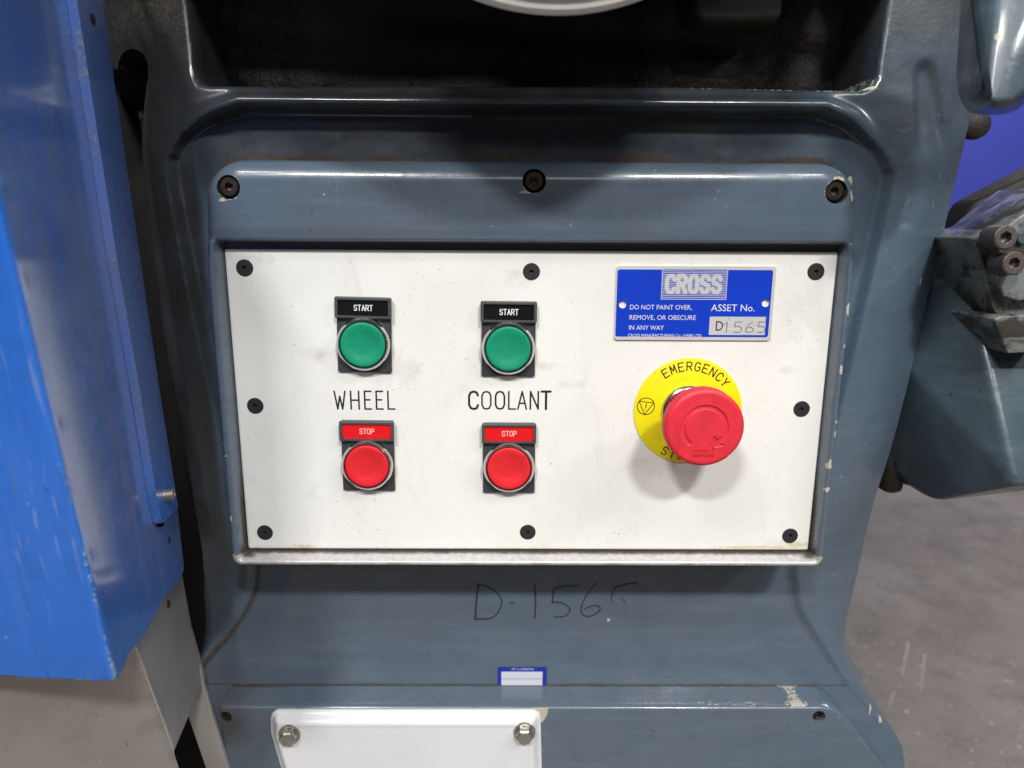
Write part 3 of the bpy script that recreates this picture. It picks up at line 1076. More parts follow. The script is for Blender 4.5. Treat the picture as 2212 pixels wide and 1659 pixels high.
field('panel_frame', frame_mask, frame_h, (FX0 - 1, FX1 + 1, FZ0 - 1, FZ1 + 1), 0.8, M_frame, panel, back=frame_back, inset=frame_inset, rows=8,
      attrs={'chip': frame_chip, 'bare': frame_bare, 'grime': frame_grime}, sharp=60)
field('panel_backing', sd_box(-166, 166, -89, 93), 2.6, (-166, 166, -89, 93), 3.0, M_cast, panel,
      attrs={'grime': lambda x, z, Y: np.full(np.shape(x), 0.5)})

PX0, PX1, PZ0, PZ1 = -162.7, 162.7, -85.4, 85.3
dPl = sd_box(PX0, PX1, PZ0, PZ1, 0.8)
stain_b = blobs([(655, 1180, 34, 9), (1640, 1182, 120, 5), (1720, 1176, 40, 8), (555, 1184, 10, 6), (1100, 1186, 200, 2)], 0)
grime_b = blobs([(690, 765, 60, 26), (880, 800, 40, 40), (1130, 600, 60, 30), (1240, 830, 60, 12), (560, 560, 60, 20), (1165, 790, 60, 14), (1700, 800, 30, 14), (1690, 1175, 60, 20), (1420, 1010, 120, 40)], 0)


def plate_h(x, z):
    d = np.clip(-dPl(x, z), 0, 0.5)
    return 0.35 * (1 - d / 0.5) ** 2


PSc = [xz(px, py, -0.3) for px, py in [(528, 579), (1148, 587), (1763, 587), (551, 877), (1732, 884), (572, 1151), (1140, 1150), (1707, 1158)]]


def plate_mask(x, z):
    d = dPl(x, z)
    for cx, cz in PSc:
        d = np.maximum(d, 4.5 - np.hypot(x - cx, z - cz))
    return d


field('face_plate', plate_mask, plate_h, (PX0 - 0.5, PX1 + 0.5, PZ0 - 0.5, PZ1 + 0.5), 0.9, M_plate, panel, back=2.55,
      attrs={'stain': lambda x, z, Y: stain_b(x, z) * 0.75, 'grime': lambda x, z, Y: grime_b(x, z) * 0.55,
             'edge': lambda x, z, Y: np.maximum(np.where(Y > 1.5, 0.8, 0), 0.62 * np.exp(-((x - 162) ** 2 + (z + 85) ** 2) / 12.0))})
for i, (x_, z_) in enumerate(PSc):
    socket_screw('plate_screw', 4.6, 0.35, 1.2, 1.6, M_screw, panel, (x_, 0, z_), turn=0.3 + i * 1.9, cham=0.3, sink=0.8)
for i, (cx, cz) in enumerate(FBc):
    socket_screw('frame_bolt', 5.0, 4.5, 2.2, 2.6, M_bolt, panel, (cx + (-0.3, 0.0, -0.5)[i], PF + 6.0, cz + (0.2, 0, 0.3)[i]), turn=0.4 + i, cham=0.7, sink=4)


def zA(u, v, Y=-0.03):
    return xz((1000 + u / 2.37) / 1.4756, (900 + v / 2.37) / 1.4756, Y)


def zbox(u0, u1, v0, v1):
    a = zA(u0, v0); b = zA(u1, v1)
    return a[0], b[0], b[1], a[1]


lines, ws = [], []
for ch, u0, u1 in [('W', 150, 245), ('H', 274, 348), ('E', 379, 440), ('E', 467, 528), ('L', 555, 617)]:
    g_ = glyph(ch, *zbox(u0 + 4, u1 - 4, 823, 957)); lines += g_; ws += [0.92] * len(g_)
strokes('wheel_lettering', lines, ws, -0.05, M_ink, panel, 0.14)
lines, ws = [], []
for ch, u0, u1, w_ in [('C', 1168, 1246, 1.25), ('O', 1266, 1343, 0.92), ('O', 1369, 1445, 1.0), ('L', 1469, 1530, 0.9), ('A', 1538, 1611, 0.9), ('N', 1633, 1700, 0.95), ('T', 1718, 1792, 1.3)]:
    g_ = glyph(ch, *zbox(u0 + 5, u1 - 5, 825, 957)); lines += g_; ws += [w_] * len(g_)
strokes('coolant_lettering', lines, ws, -0.05, M_ink, panel, 0.14)

# ------------------------------------------------------------------ push buttons


def make_button(label, txt, cap_mat, ins_mat, ink, loc):
    t = thing('push_button', loc, label, 'push button', 'push buttons on the white face plate')
    # origin: centre of the round button, on the plate
    holder = field('legend_holder', sd_box(-14.6, 14.6, -16, 25, 0.8), lambda x, z: -1.8 - 2.3 * sstep(z, 13.9, 14.3) + 0.5 * (1 - np.clip(-sd_box(-15, 15, -16, 25, 0.8)(x, z) / 0.6, 0, 1)) ** 2
                   + 1.2 * (sd_box(-13.6, 13.6, 15.2, 23.7, 0.3)(x, z) < 0.01), (-15.2, 15.2, -16.3, 25.3), 0.3, M_holder, t, back=0.0, local=True, sharp=30)
    rim = field('legend_rim', lambda x, z: np.maximum(sd_box(-15.1, 15.1, 13.8, 25.3, 0.9)(x, z), -sd_box(-13.5, 13.5, 15.2, 23.7, 0.3)(x, z)),
                lambda x, z: -4.5 + 0.4 * (1 - np.clip(-sd_box(-15.1, 15.1, 13.8, 25.3, 0.9)(x, z) / 0.5, 0, 1)) ** 2, (-15.5, 15.5, 13.4, 25.7), 0.3, M_rim, holder, back=-2.6, local=True, sharp=40)
    ins = field('legend_insert', sd_box(-13.45, 13.45, 15.25, 23.65, 0.2), -3.6, (-13.6, 13.6, 15.1, 23.8), 0.8, ins_mat, holder, local=True)
    wd = 4.9 if txt == 'START' else 3.95
    strokes('legend_lettering', word(txt, -wd + 0.1, wd + 0.1, 18.05, 20.95), 0.46 if txt == 'START' else 0.42, -3.66, ink, holder, 0.1, local=True)
    lathe('bezel', [(12.2, 0), (13.6, -1.0), (14.2, -2.0), (14.4, -4.6), (14.3, -5.3), (13.1, -6.6), (12.75, -6.6), (12.5, -6.2), (12.4, -5.0), (12.4, -2)], M_chrome, t, n=64)
    lathe('bezel_seal', [(12.42, -4.4), (11.7, -4.4)], M_ink, t, n=48)
    prof = [(12.05, -3.5), (12.05, -5.9), (11.95, -6.35), (11.6, -6.6)]
    prof += [(11.6 * (1 - k / 10), -6.6 + 1.25 * (1 - ((1 - k / 10)) ** 2) ** 1.0 * min(1.0, k / 10 * 2.2)) for k in range(1, 11)]
    lathe('button_cap', prof, cap_mat, t, n=64, sharp=60)
    return t


def copy_tree(o, parent=None):
    c = o.copy(); COL.objects.link(c)
    if parent is not None:
        c.parent = parent
    for ch in list(o.children):
        copy_tree(ch, c)
    return c


def btn_loc(u0, u1, vtop):
    a = zA(u0, vtop, -3); b = zA(u1, vtop, -3)
    return ((a[0] + b[0]) / 2, -0.02, a[1] - 25.0)


def spread(root):
    for ch in root.children:
        if ch.data is None:
            continue


L1, L2, L3, L4 = btn_loc(150, 580, 113), btn_loc(1266, 1678, 145), btn_loc(190, 603, 1050), btn_loc(1278, 1674, 1068)
b1 = make_button('green start button with black START legend above the word WHEEL', 'START', M_green, M_blackins, M_whiteink, L1)
b3 = make_button('red stop button with red STOP legend below the word WHEEL', 'STOP', M_red, M_redins, M_pinkink, L3)
b2 = copy_tree(b1); b2.location = wpt(L2)
b2['label'] = 'green start button with black START legend above the word COOLANT'
b4 = copy_tree(b3); b4.location = wpt(L4)
b4['label'] = 'red stop button with red STOP legend below the word COOLANT'
for b_, a_ in ((b1, 1.3), (b2, 0.4), (b3, 0.5), (b4, 0.0)):
    b_.rotation_euler = (0, math.radians(a_), 0)

# ------------------------------------------------------------------ emergency stop
EX, EZ = 87.67, -1.9
es = thing('emergency_stop', (EX, -0.02, EZ), 'red mushroom emergency stop on a round yellow legend disc', 'emergency stop')
disc = lathe('warning_disc', [(0, -0.9), (29.4, -0.9), (30, -0.6), (30, 0)], M_yellow, es, n=96)
lines = []


def arc_text(txt, r, a0, a1, hgt, wdt, flip=False):
    out = []
    for i, ch in enumerate(txt):
        a = math.radians(a0 + (a1 - a0) * i / (len(txt) - 1))
        for s in GL[ch]:
            q = []
            for u, v in s:
                lx, lz = (u - 0.5) * wdt, (v - 0.5) * hgt
                if not flip:
                    q.append((r * math.sin(a) + lx * math.cos(a) + lz * math.sin(a), r * math.cos(a) - lx * math.sin(a) + lz * math.cos(a)))
                else:
                    q.append((-r * math.sin(a) + lx * math.cos(a) + lz * math.sin(a), -r * math.cos(a) - lx * math.sin(a) + lz * math.cos(a)))
            out.append(q)
    return out


strokes('stop_lettering', arc_text('STOP', 25.9, 27, -4, 4.7, 2.75, True), 0.68, -0.94, M_ink, disc, 0.14, local=True)
strokes('emergency_lettering', arc_text('EMERGENCY', 25.4, -32.5, 50, 4.7, 2.75), 0.68, -0.94, M_ink, disc, 0.14, local=True)
sx, sz = -23.6, 2.7
ring_ = [(sx + 4.75 * math.cos(a), sz + 4.75 * math.sin(a)) for a in np.linspace(0, 2 * math.pi, 40)]
tri = [(sx + 4.75 * math.cos(math.radians(a)), sz + 4.75 * math.sin(math.radians(a))) for a in (143, 23, 263, 143)]
strokes('warning_symbol', [ring_, tri, [(sx + 0.15, sz + 1.5), (sx - 0.05, sz - 0.8)], [(sx - 0.2, sz - 2.0), (sx - 0.22, sz - 2.05)]], [0.5, 0.45, 0.5, 0.6], -0.94, M_ink, disc, 0.14, local=True)
lathe('collar', [(14.9, -0.9), (14.9, -2.2), (14.2, -3.2), (13.4, -3.6), (12.6, -3.4), (12.2, -2.6)], M_chrome, es, n=64)
lathe('stem', [(12.0, -2), (12.0, -7.5), (11.2, -8.5), (10.4, -9), (10.4, -18), (13.5, -22.5)], M_mush, es, n=48)
# mushroom head with grip notches in the rim, and the turn arrow sunk into its face
CR, CF = 20.2, -36.0


def cap_h(x, z):
    r = np.hypot(x, z)
    d = np.clip(CR - r, 0, 4.5)
    y = CF + 1.15 * np.clip(1 - d / 2.4, 0, 1) ** 2.0 + 0.35 * (1 - np.clip(r / 15.5, 0, 1) ** 2) * -1 + 0.35
    g = arrow_sd(x, z)
    return y + 0.75 * sstep(-g, -0.10, 0.16)


aring = [(11.0 * math.sin(a), 11.0 * math.cos(a)) for a in np.linspace(math.radians(-137), math.radians(128), 50)]
_al = sd_line(aring)
_ah = sd_poly([(3.3, -10.2), (9.4, -9.3), (8.4, -7.4), (9.9, -6.2), (8.2, -5.2), (6.6, -6.6), (5.4, -4.3), (4.6, -5.2)])


def arrow_sd(x, z):
    return np.minimum(_al(x, z) - 1.05, _ah(x, z) - 0.25)


def cap_mask(x, z):
    r = np.hypot(x, z); a = np.degrees(np.arctan2(z, x)) % 90
    notch = np.zeros(np.shape(x))
    for c0 in (42, 47.5, 53):
        notch = np.maximum(notch, np.exp(-((a - c0) / 0.9) ** 2))
    return r - CR + 0.55 * notch


mush = field('mushroom_head', cap_mask, cap_h, (-20.6, 20.6, -20.6, 20.6), 0.22, M_mush, es, local=True, sharp=70,
             back=lambda x, z: np.full(np.shape(x), -27.5))
lathe('mushroom_underside', [(20.0, -28.2), (19.0, -26.0), (15, -23.6), (12.5, -22)], M_mush, mush, n=72)
text_mesh('embossed_lettering', 'Schneider', 2.05, 5.6, -13.1, CF - 0.13, M_mushdk, mush, width=11.6, rot=math.pi + 0.04, local=True)
text_mesh('embossed_lettering', 'Electric', 1.45, 2.6, -10.9, CF - 0.13, M_mushdk, mush, width=7.4, rot=math.pi + 0.04, local=True)
ph = sd_line(catmull([(1.0, 0.9), (0.2, 1.1), (-0.4, 0.5), (0.2, 0.0), (0.9, -0.2), (0.6, -0.9), (-0.3, -0.9)], 4))
field('embossed_emblem', lambda x, z: ph((x - 4.4), (z + 10.2)) - 0.22, CF - 0.13, (2.8, 6, -12, -8.5), 0.15, M_mushdk, mush, local=True)

# ------------------------------------------------------------------ asset plate


def zB(u, v, Y=-1.2):
    return xz((1930 + u / 3.881) / 1.4756, (820 + v / 3.881) / 1.4756, Y)


a0 = zB(150, 108); a1 = zB(2120, 113); a2 = zB(98, 1022); a3 = zB(2045, 1032)
ax0, ax1, az1, az0 = (a0[0] + a2[0]) / 2, (a1[0] + a3[0]) / 2, (a0[1] + a1[1]) / 2, (a2[1] + a3[1]) / 2
asset = thing('asset_plate', ((ax0 + ax1) / 2, -0.02, az0), 'blue and silver asset number plate above the emergency stop', 'asset plate')
asset['_world'] = 1
h1 = zB(213, 587); h2 = zB(1981, 570)


def asset_out(x, z):
    d = sd_box(ax0, ax1, az0, az1, 1.6)(x, z)
    for hx, hz in (h1, h2):
        d = np.maximum(d, 1.95 - np.hypot(x - hx, z - hz))
    return d


field('metal_plate', asset_out, -1.0, (ax0 - 0.5, ax1 + 0.5, az0 - 0.5, az1 + 0.5), 0.4, M_alu, asset, back=-0.02)
q0, q1 = zB(165, 150), zB(2008, 990)
bx0, bx1, bz1, bz0 = zB(172, 150)[0] - 0.9, zB(2045, 560)[0], q0[1], q1[1]
lx0, lx1, lz1, lz0 = zB(703, 150)[0], zB(1520, 150)[0], zB(1100, 143)[1], zB(1100, 525)[1]
wx0, wx1, wz1, wz0 = zB(1292, 735)[0], zB(1990, 735)[0], zB(1600, 735)[1], zB(1600, 962)[1]


def blue_mask(x, z):
    d = np.maximum(sd_box(bx0, bx1, bz0, bz1, 1.2)(x, z), -sd_box(lx0, lx1, lz0, lz1 + 1)(x, z))
    d = np.maximum(d, -sd_box(wx0, wx1, wz0, wz1, 0.1)(x, z))
    for hx, hz in (h1, h2):
        d = np.maximum(d, 1.97 - np.hypot(x - hx, z - hz))
    return d


field('blue_panel', blue_mask, -1.05, (bx0 - 0.3, bx1 + 0.3, bz0 - 0.3, bz1 + 0.3), 0.3, M_alublue, asset)
# logo: block letters over fine stripes
lg = []
lw = (lx1 - lx0 - 4.6) / 5
tz0, tz1 = zB(1100, 440)[1] + 0.35, zB(1100, 228)[1] - 0.1
for i, ch in enumerate('CROSS'):
    lg += glyph(ch, lx0 + 2.9 + i * (lw + 0.05), lx0 + 2.9 + i * (lw + 0.05) + lw - 2.2, tz0, tz1)
lgf = [sd_line(l) for l in lg]


def letters_d(x, z):
    d = np.full(np.shape(x), 1e9)
    for f in lgf:
        d = np.minimum(d, f(x, z) - 0.84)
    return d


def stripes_mask(x, z):
    p = (lz1 - lz0) / 17.5
    s = np.abs(((z - lz0 - 0.25) / p) % 1.0 - 0.5) * p - p * 0.27
    s = np.maximum(s, 0.30 - letters_d(x, z))
    return np.maximum(s, sd_box(lx0 + 0.35, lx1 - 0.35, lz0 + 0.35, lz1 - 0.3)(x, z))


field('logo_stripes', stripes_mask, -1.05, (lx0, lx1, lz0, lz1), 0.14, M_alublue, asset)
for txt, u, v, wdt, hgt in [('DO NOT PAINT OVER,', 297, 645, 750, 54), ('REMOVE, OR OBSCURE', 291, 772, 806, 54), ('IN ANY WAY', 284, 898, 426, 54),
                            ('CROSS MANUFACTURING Co. (1938) LTD', 276, 983, 895, 34), ('ASSET No.', 1305, 666, 528, 78)]:
    x_, z_ = zB(u, v)
    text_mesh('plate_lettering', txt, hgt / 21.2, x_, z_, -1.1, M_aluink, asset, width=wdt / 22.5)
x_, z_ = zB(1352, 908)
text_mesh('plate_lettering', 'D', 112 / 21.2, x_, z_, -1.08, M_ink, asset, width=88 / 22.5)
st = []
for ch, u0, u1 in [('1', 1462, 1540), ('5', 1592, 1688), ('6', 1738, 1832), ('5', 1885, 1978)]:
    p_, q_ = zB(u0, 800), zB(u1, 932)
    st += glyph(ch, p_[0], q_[0], q_[1], p_[1])
M_stamp = plain('stamped_aluminium', (0.30, 0.30, 0.31), 0.35, 0.7, 0.3, 600)
M_stamph = plain('stamped_highlight', (0.80, 0.80, 0.80), 0.3, 0.6, 0.1, 600)  # lighter metal, a glint painted beside the stamped strokes
strokes('stamped_number', st, 0.34, -1.06, M_stamp, asset, 0.1)
strokes('stamped_number_glint', [[(p[0] - 0.28, p[1] - 0.16) for p in s] for s in st], 0.22, -1.04, M_stamph, asset, 0.1)

# ------------------------------------------------------------------ property sticker
sk = thing('property_sticker', (-3, FY - 0.5, LZ), 'small upside-down blue and white property sticker just above the base ledge', 'sticker')
k0, k1 = xz(1075, 1441, FY - 0.6), xz(1181, 1474, FY - 0.6)
field('sticker_border', lambda x, z: np.maximum(sd_box(k0[0], k1[0], LZ - 20, k0[1], 1.2)(x, z), LZ - 0.1 - z), FY - 0.48, (k0[0] - 1, k1[0] + 1, LZ - 1.5, k0[1] + 1), 0.4, M_stick, sk)
w0, w1 = xz(1083, 1451, FY - 0.6), xz(1172, 1451, FY - 0.6)
zl = (w0[1] + LZ) / 2 - 0.3
field('sticker_paper', lambda x, z: np.maximum(np.maximum(sd_box(w0[0], w1[0], LZ - 20, w0[1], 0.2)(x, z), LZ - 0.1 - z), 0.14 - np.abs(z - zl)), FY - 0.52, (w0[0] - 1, w1[0] + 1, LZ - 1.5, w0[1] + 1), 0.16, M_stickw, sk)
tx = xz(1154, 1443, FY - 0.6)
text_mesh('sticker_lettering', 'PROPERTY OF', 1.5, tx[0], tx[1] - 0.1, FY - 0.54, M_stickw, sk, width=15, rot=math.pi)

# ------------------------------------------------------------------ white access cover
ac = thing('access_cover', (-73, PY, -280), 'white painted steel cover held by hex bolts below the base ledge', 'cover')
cov = [xz(x, y, PY) for x, y in [(586, 1531), (1167, 1531), (1171, 1700), (1171, 1800), (640, 1800), (610, 1659), (587, 1580)]]
dC0 = sd_poly(cov)
rC = 5.5


def cov_mask(x, z):
    # round the upper corners
    d = dC0(x, z)
    e = d + rC * 0
    for cx, cz, sx_ in ((cov[0][0] + rC, cov[0][1] - rC, -1), (cov[1][0] - rC, cov[1][1] - rC, 1)):
        inq = ((x - cx) * sx_ > 0) & (z > cz)
        e = np.where(inq, np.hypot(x - cx, z - cz) - rC, e)
    return e


def cov_h(x, z):
    d = -cov_mask(x, z)
    k = np.clip(d / 6.2, 0, 1)
    return PY - 1.2 - 5.4 * (k - 0.08 * np.sin(k * 2 * np.pi)) - 0.25 * np.exp(-((d - 6.6) / 1.2) ** 2)


cp = field('cover_plate', cov_mask, cov_h, (-175, 20, -310, -190), 0.9, M_white, ac, back=PY + 0.4, attrs={'grime': lambda x, z, Y: 0.55 * (Y > PY)})
for px, py in ((622, 1594), (1133, 1590)):
    x_, z_ = xz(px, py, PY - 10)
    c_ = (x_ - ac['_x'], PY - 6.7 - ac['_y'], z_ - ac['_z'])
    hb = lathe('hex_bolt', [(0, -5.6), (4.6, -5.6), (5.4, -4.9), (5.6, -0.6), (5.6, 0.5)], M_zinc, ac, c=c_, n=6, sharp=25)
    lathe('bolt_washer', [(5.2, -0.9), (6.7, -0.9), (7.0, -0.4), (7.0, 0.5)], M_zinc, hb, c=c_, n=32)

# ------------------------------------------------------------------ sheet metal guards at the left


def plane(p, q, r):
    n = np.cross(q - p, r - p)
    return p, n / np.linalg.norm(n)


def t_on(pl, d):
    p, n = pl
    return ((p - CAM) @ n) / (d @ n)


def folded(front, side, k, shade_groove=None):
    """map picture-measured outline points onto a folded sheet (two planes, rounded fold)"""
    def f(x, z, Y):
        d = ray(x, -z)
        ta, tb = t_on(front, d), t_on(side, d)
        ta = np.where(ta < 0, -1e3, ta); tb = np.where((tb < 0) | (tb > 3e3), -1e3, tb)
        mx = np.maximum(ta, tb); df = np.abs(ta - tb)
        mx = mx + np.where(df < 4 * k, k * np.log1p(np.exp(-df / k)), 0)
        if shade_groove is not None:
            mx = mx + 42.0 * np.exp(-((shade_groove(x, z) / 6.5) ** 6))  # cut deep so the gap beside the strip turns dark
        return CAM + d * mx[:, None]
    return f


bend = [(20, 520), (130, 985), (249, 1467)]
A_, B_, C_ = at(20, 520, -148), at(249, 1467, -128), at(303, 559, 4)
g_front = plane(A_, B_, at(-500, 900, -132))
g_side = plane(A_, B_, C_)
sn = g_side[1] if g_side[1][0] > 0 else -g_side[1]
gout = [(-1000, -160), (210, -160), (221, 0), (303, 559), (350, 880), (384, 1100), (398, 1228), (389, 1252), (354, 1292), (337, 1325), (313, 1370), (281, 1407), (266, 1445),
        (257, 1462), (240, 1470), (200, 1471), (135, 1466), (60, 1463), (0, 1459), (-1000, 1440)]
dGu = sd_poly([(x, -y) for x, y in gout])
dBend = sd_line([(-110, 160), (-40, -265), (20, -520), (130, -985), (249, -1467)])
gedge = sd_line([(x, -y) for x, y in gout[6:20]])
bg_ = thing('blue_guard', (-220, -128, -90), 'bright blue sheet metal guard with worn edges at the left of the machine', 'guard')


def g_chip(x, z, Y):
    low = sstep(-z, 700, 1450)
    return np.maximum((0.32 + 0.2 * low) * np.exp(-(dBend(x, z) / 9) ** 2), np.maximum(0.44 * np.exp(-gedge(x, z) / 9), 0.36 * sstep(-z, 1000, 1460) * np.exp(-dBend(x, z) / 90)))


sgro = sd_line([(134, 170), (160, 0), (246, -559), (330, -1064), (345, -1130)])


def g_grime_shade(x, z, Y):
    return np.maximum(np.maximum(0.62 * np.exp(-gedge(x, z) / 5), 0.45 * np.exp(-sgro(x, z) / 5)), 0.12 * np.exp(-(dBend(x, z) / 22) ** 2))  # edge grime, plus gap shade painted along the seam strip


def g_plate_haze(x, z, Y):
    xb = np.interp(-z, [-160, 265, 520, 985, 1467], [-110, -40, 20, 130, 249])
    return sstep(x - xb, 2, 14) * sstep(-z, 1420, 1050) * np.interp(-z, [-160, 400, 560], [0.55, 0.65, 1.0])  # painted stand-in for the face plate's reflection on the side face


gp = field('guard_sheet', dGu, 0.0, (-1000, 402, -1475, 165), 3.4, M_guard, bg_, mapf=folded(g_front, g_side, 1.6, sd_line([(134, 170), (160, 0), (246, -559), (330, -1064), (345, -1130)])), attrs={'chip': g_chip, 'grime': g_grime_shade, 'plate_haze': g_plate_haze}, sharp=80, lip=-sn * 1.6 + np.array([0, 1.6, 0]))
sout = [(140, -160), (166, 0), (253, 559), (300, 830), (337, 1064), (351, 1131), (379, 1103), (385, 1095), (349, 870), (302.5, 556), (221, 0), (209, -160)]


def lifted(mm):
    def f(x, z, Y):
        d = ray(x, -z)
        return CAM + d * t_on((g_side[0] + sn * mm, g_side[1]), d)[:, None]
    return f


dSt = sd_poly([(x, -y) for x, y in sout])
stp = field('seam_strip', dSt, 0.0, (130, 395, -1135, 165), 4.0, M_guard, bg_, mapf=lifted(4.2),
            attrs={'plate_haze': lambda x, z, Y: 0.9 * sstep(-z, 1150, 900) * np.interp(-z, [-160, 400, 560], [0.55, 0.65, 1.0]), 'chip': lambda x, z, Y: 0.36 * np.exp(dSt(x, z) / 2.5), 'grime': lambda x, z, Y: 0.5 * np.exp(dSt(x, z) / 1.6)}, lip=-sn * 4.1)  # strip carries the same painted reflection haze, with real chips and grime


def on_side(px, py, mm=0.0):
    d = ray(px, py)
    return CAM + d * t_on((g_side[0] + sn * mm, g_side[1]), d)


bg_['_world'] = 1
socket_screw('cap_screw', 3.2, 4.6, 1.4, 1.6, M_steelbolt, bg_, on_side(356, 1070, 4.2), axis=tuple(sn), cham=0.4, turn=0.3)
lathe('rivet', [(0, -1.2), (1.2, -1.0), (2.0, 0)], M_bolt, bg_, c=on_side(364, 1166, 0) - np.array([bg_['_x'], bg_['_y'], bg_['_z']]), axis=tuple(sn), n=20)
lathe('rivet', [(0, -0.9), (1.6, -0.8), (2.6, 0)], M_bolt, bg_, c=on_side(200, 42, 4.3) - np.array([bg_['_x'], bg_['_y'], bg_['_z']]), axis=tuple(sn), n=20)

sg = thing('steel_guard', (-220, -110, -300), 'bare stainless steel sheet guard sticking out under the blue guard', 'guard')
s_side = (g_side[0] - sn * 3.5, g_side[1])


def on_pl(px, py, pl):
    d = ray(px, py)
    return CAM + d * t_on(pl, d)


s_front = plane(on_pl(297, 1410, s_side), on_pl(392, 1675, s_side), at(-300, 1500, -112))
gs = [(-1000, 1300), (150, 1300), (330, 1190), (385, 1190), (398, 1265), (414, 1352), (441, 1446), (445, 1458), (441, 1475), (405, 1553), (376, 1622), (378, 1634), (400, 1700), (400, 1800), (-1000, 1800)]
dSg = sd_poly([(x, -y) for x, y in gs])
sb = sd_line([(270, -1330), (297, -1410), (392, -1675), (430, -1790)])
sp_ = field('guard_sheet', dSg, 0.0, (-1000, 450, -1800, -1185), 5.0, M_steel, sg, mapf=folded(s_front, s_side, 1.3), sharp=80,
            attrs={'grime': lambda x, z, Y: np.maximum(0.5 * np.exp(-((sb(x, z) - 6) / 14) ** 2), 0.6 * np.exp(np.minimum(dSg(x, z), 0) / 4) * (x > 370))}, lip=-sn * 1.5 + np.array([0, 1.5, 0]))
ssn = sn
pd = ray(363, 1305); rp = CAM + pd * t_on(s_side, pd)
lathe('rivet', [(0, -1.0), (1.8, -0.8), (2.6, 0.3)], M_bolt, sg, c=rp - np.array([sg['_x'], sg['_y'], sg['_z']]), axis=tuple(ssn), n=20)
po = prism_px('steel_post', [(400, 1440), (431, 1440), (438, 1477), (500, 1680), (540, 1800), (500, 1800), (452, 1680), (408, 1551)], 10, 9.7, 13.2, M_steel, None, 0.6)
tag(po, 'narrow stainless steel bar standing behind the steel guard, next to the base', 'bar')

# ------------------------------------------------------------------ wheel cover above the opening
wx, wy, wz = 5.2, -100, 175.4 + 96
wc = thing('wheel_cover', (wx, wy, wz), 'round pale grey cover, only its lower rim showing above the dark opening', 'cover')
lathe('cover_disc', [(0, -2), (78, -2), (90, -1.5), (91.5, -0.5), (92, 1.5), (93.5, 2.2), (95.5, 3), (96, 5), (96, 9), (94, 10.5), (70, 11)], M_cover, wc, n=160)
lathe('spindle_hub', [(44, 11), (44, 150)], M_cast, wc, n=48)

# ------------------------------------------------------------------ castings at the right
vb = thing('gear_housing', (300, 30, -60), 'greasy blue-grey cast housing with two socket screws at the right of the column', 'housing')
hull_px('housing_body', [(1890, 720, 84), (1925, 870, 82), (1955, 950, 76), (1972, 1045, 62), (2012, 1084, 46), (2010, 612, 74), (2085, 574, 42), (2135, 785, 24), (2194, 1048, -12), (2340, 560, 50),
                         (2350, 1044, 2)], M_vise, vb, 12.0, 7, back=150)
prism_px('mounting_flange', [(2094, 514), (2126, 499), (2164, 490), (2196, 464), (2280, 400), (2280, 700), (2146, 676), (2136, 650), (2116, 566)], 14, 12, 60, M_clamp, vb, 0.9)
prism_px('bolt_boss', [(2152, 508), (2196, 472), (2290, 410), (2290, 640), (2200, 650), (2168, 640), (2156, 600)], 4, 4, 40, M_clamp, vb, 1.0)
prism_px('side_boss', [(2148, 690), (2158, 683), (2290, 676), (2290, 758), (2178, 764), (2164, 730)], 3, 3, 50, M_clamp, vb, 1.0)
vb['_world'] = 1
for px, py in ((2174, 513), (2192, 569)):
    c_ = at(px, py, -7)
    socket_screw('socket_screw', 6.1, 11, 3.2, 3.6, M_bolt2, vb, (c_[0], 4, c_[2]), turn=px * 0.1, cham=0.6, sink=2)
c_ = at(2211, 514, 1)
lathe('dowel_pin', [(0, -1.0), (2.8, -1.0), (3.0, 0), (3.0, 1)], M_vise, vb, c=(c_[0] - vb['_x'], 2 - vb['_y'], c_[2] - vb['_z']), n=24)

arm = hull_px('linkage_bar', [(1990, 590, 104), (2022, 556, 102), (2105, 435, 96), (2212, 384, 92), (2330, 326, 88), (2330, 500, 88), (2160, 560, 88), (2010, 690, 104), (1960, 700, 104)], M_grease, None, 3, 3, back=120)
tag(arm, 'dark greasy slanting bar passing behind the cast housing at the right', 'linkage')

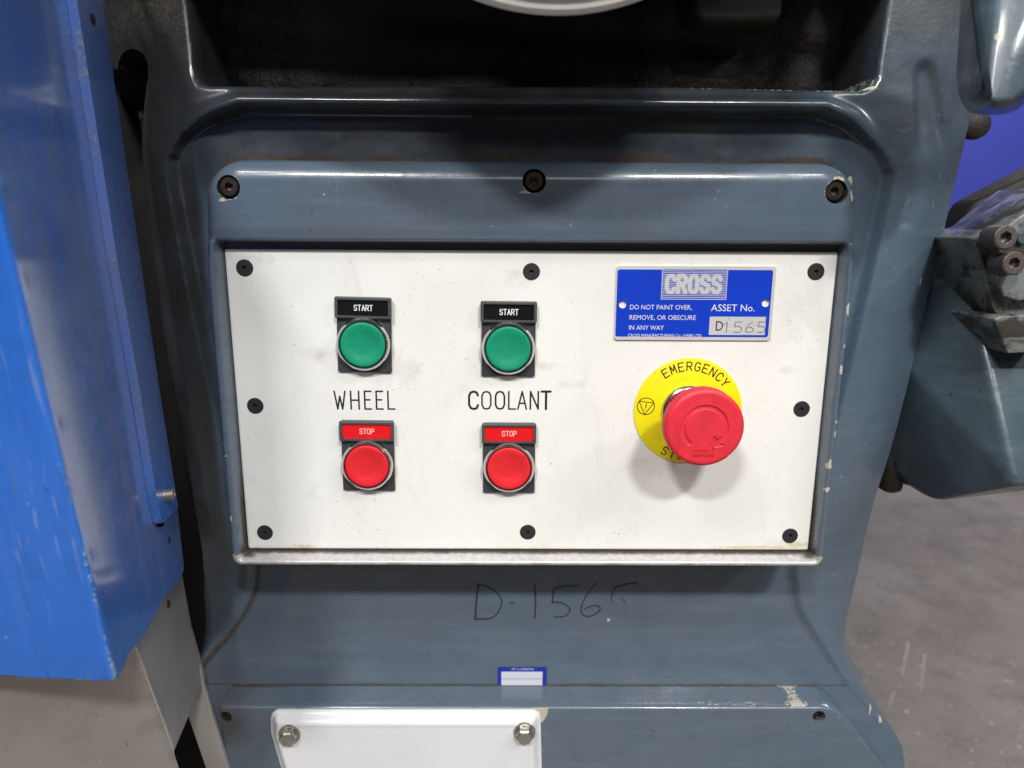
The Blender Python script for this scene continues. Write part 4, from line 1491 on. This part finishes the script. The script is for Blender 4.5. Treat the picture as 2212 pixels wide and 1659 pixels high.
kn = thing('greasy_bolt', (*at(1920, 1060, 92),), 'greasy black bolt end hanging between the column and the cast housing', 'bolt')
for name, px, rad, zb in (('bolt_shank', 1921, 8.0, 1061), ('bolt_nut', 1964, 7.3, 1046)):
    p_ = at(px, zb, 92)
    lathe(name, [(0, 0), (rad * 0.6, -0.4), (rad * 0.92, -2.0), (rad, -4), (rad, -26), (rad * 0.75, -28), (rad * 0.75, -60)][::-1] if False else
          [(0, 0), (rad * 0.6, -0.5), (rad * 0.92, -2.2), (rad, -5), (rad, -30), (rad * 0.75, -33), (rad * 0.75, -70)],
          M_grease, kn, c=(p_[0] - kn['_x'], 0, p_[2] - kn['_z']), axis=(0, 0, 1), n=28)

ho = thing('cast_bracket', (215, -40, 150), 'rounded blue-grey cast bracket hanging at the upper right corner', 'bracket')
br = hull_px('bracket_arm', [(2082, -150, -34), (2078, -20, -34), (2070, 100, -34), (2063, 160, -34), (2069, 208, -34), (2086, 241, -34), (2112, 249, -34), (2150, 250, -34), (2185, 246, -34),
                             (2214, 226, -34), (2240, 190, -34), (2275, 100, -34), (2290, -150, -34),
                             (2166, -150, -54), (2154, 60, -70), (2138, 160, -78), (2128, 212, -84), (2150, 224, -85), (2196, 220, -84), (2226, 190, -80), (2260, 80, -70), (2290, -150, -54)], M_vise, ho, 4.5, 4)
cc = at(2150, 100, -72)
cb = lathe('primer_patch', [(0, -2.6), (1.1, -2.3), (2.0, -1.3), (2.3, 0)], M_cream, ho, c=(0, 0, 0), n=24)
cb.scale = (1.0, 1.0, 2.3)
cb.location = ((cc[0] - ho['_x']) / 1000 - 0.0005, (cc[1] + 0.6 - ho['_y']) / 1000, (cc[2] - ho['_z']) / 1000)
cb.rotation_euler = (0, 0.15, -0.6)
eb = lathe('eye_bolt', [(0, -6), (6, -5.4), (8.5, -3.5), (9.2, 0), (8.5, 4), (5, 7), (5, 30)], M_grease, None, c=at(2105, 270, 95) , n=28)
eb.data.transform(Matrix.Translation((0, 0, 0)))
tag(eb, 'small grimy bolt head peeping out behind the column under the cast bracket', 'bolt')

for o in bpy.data.objects:
    for k in ('_x', '_y', '_z', '_world'):
        if k in o:
            del o[k]
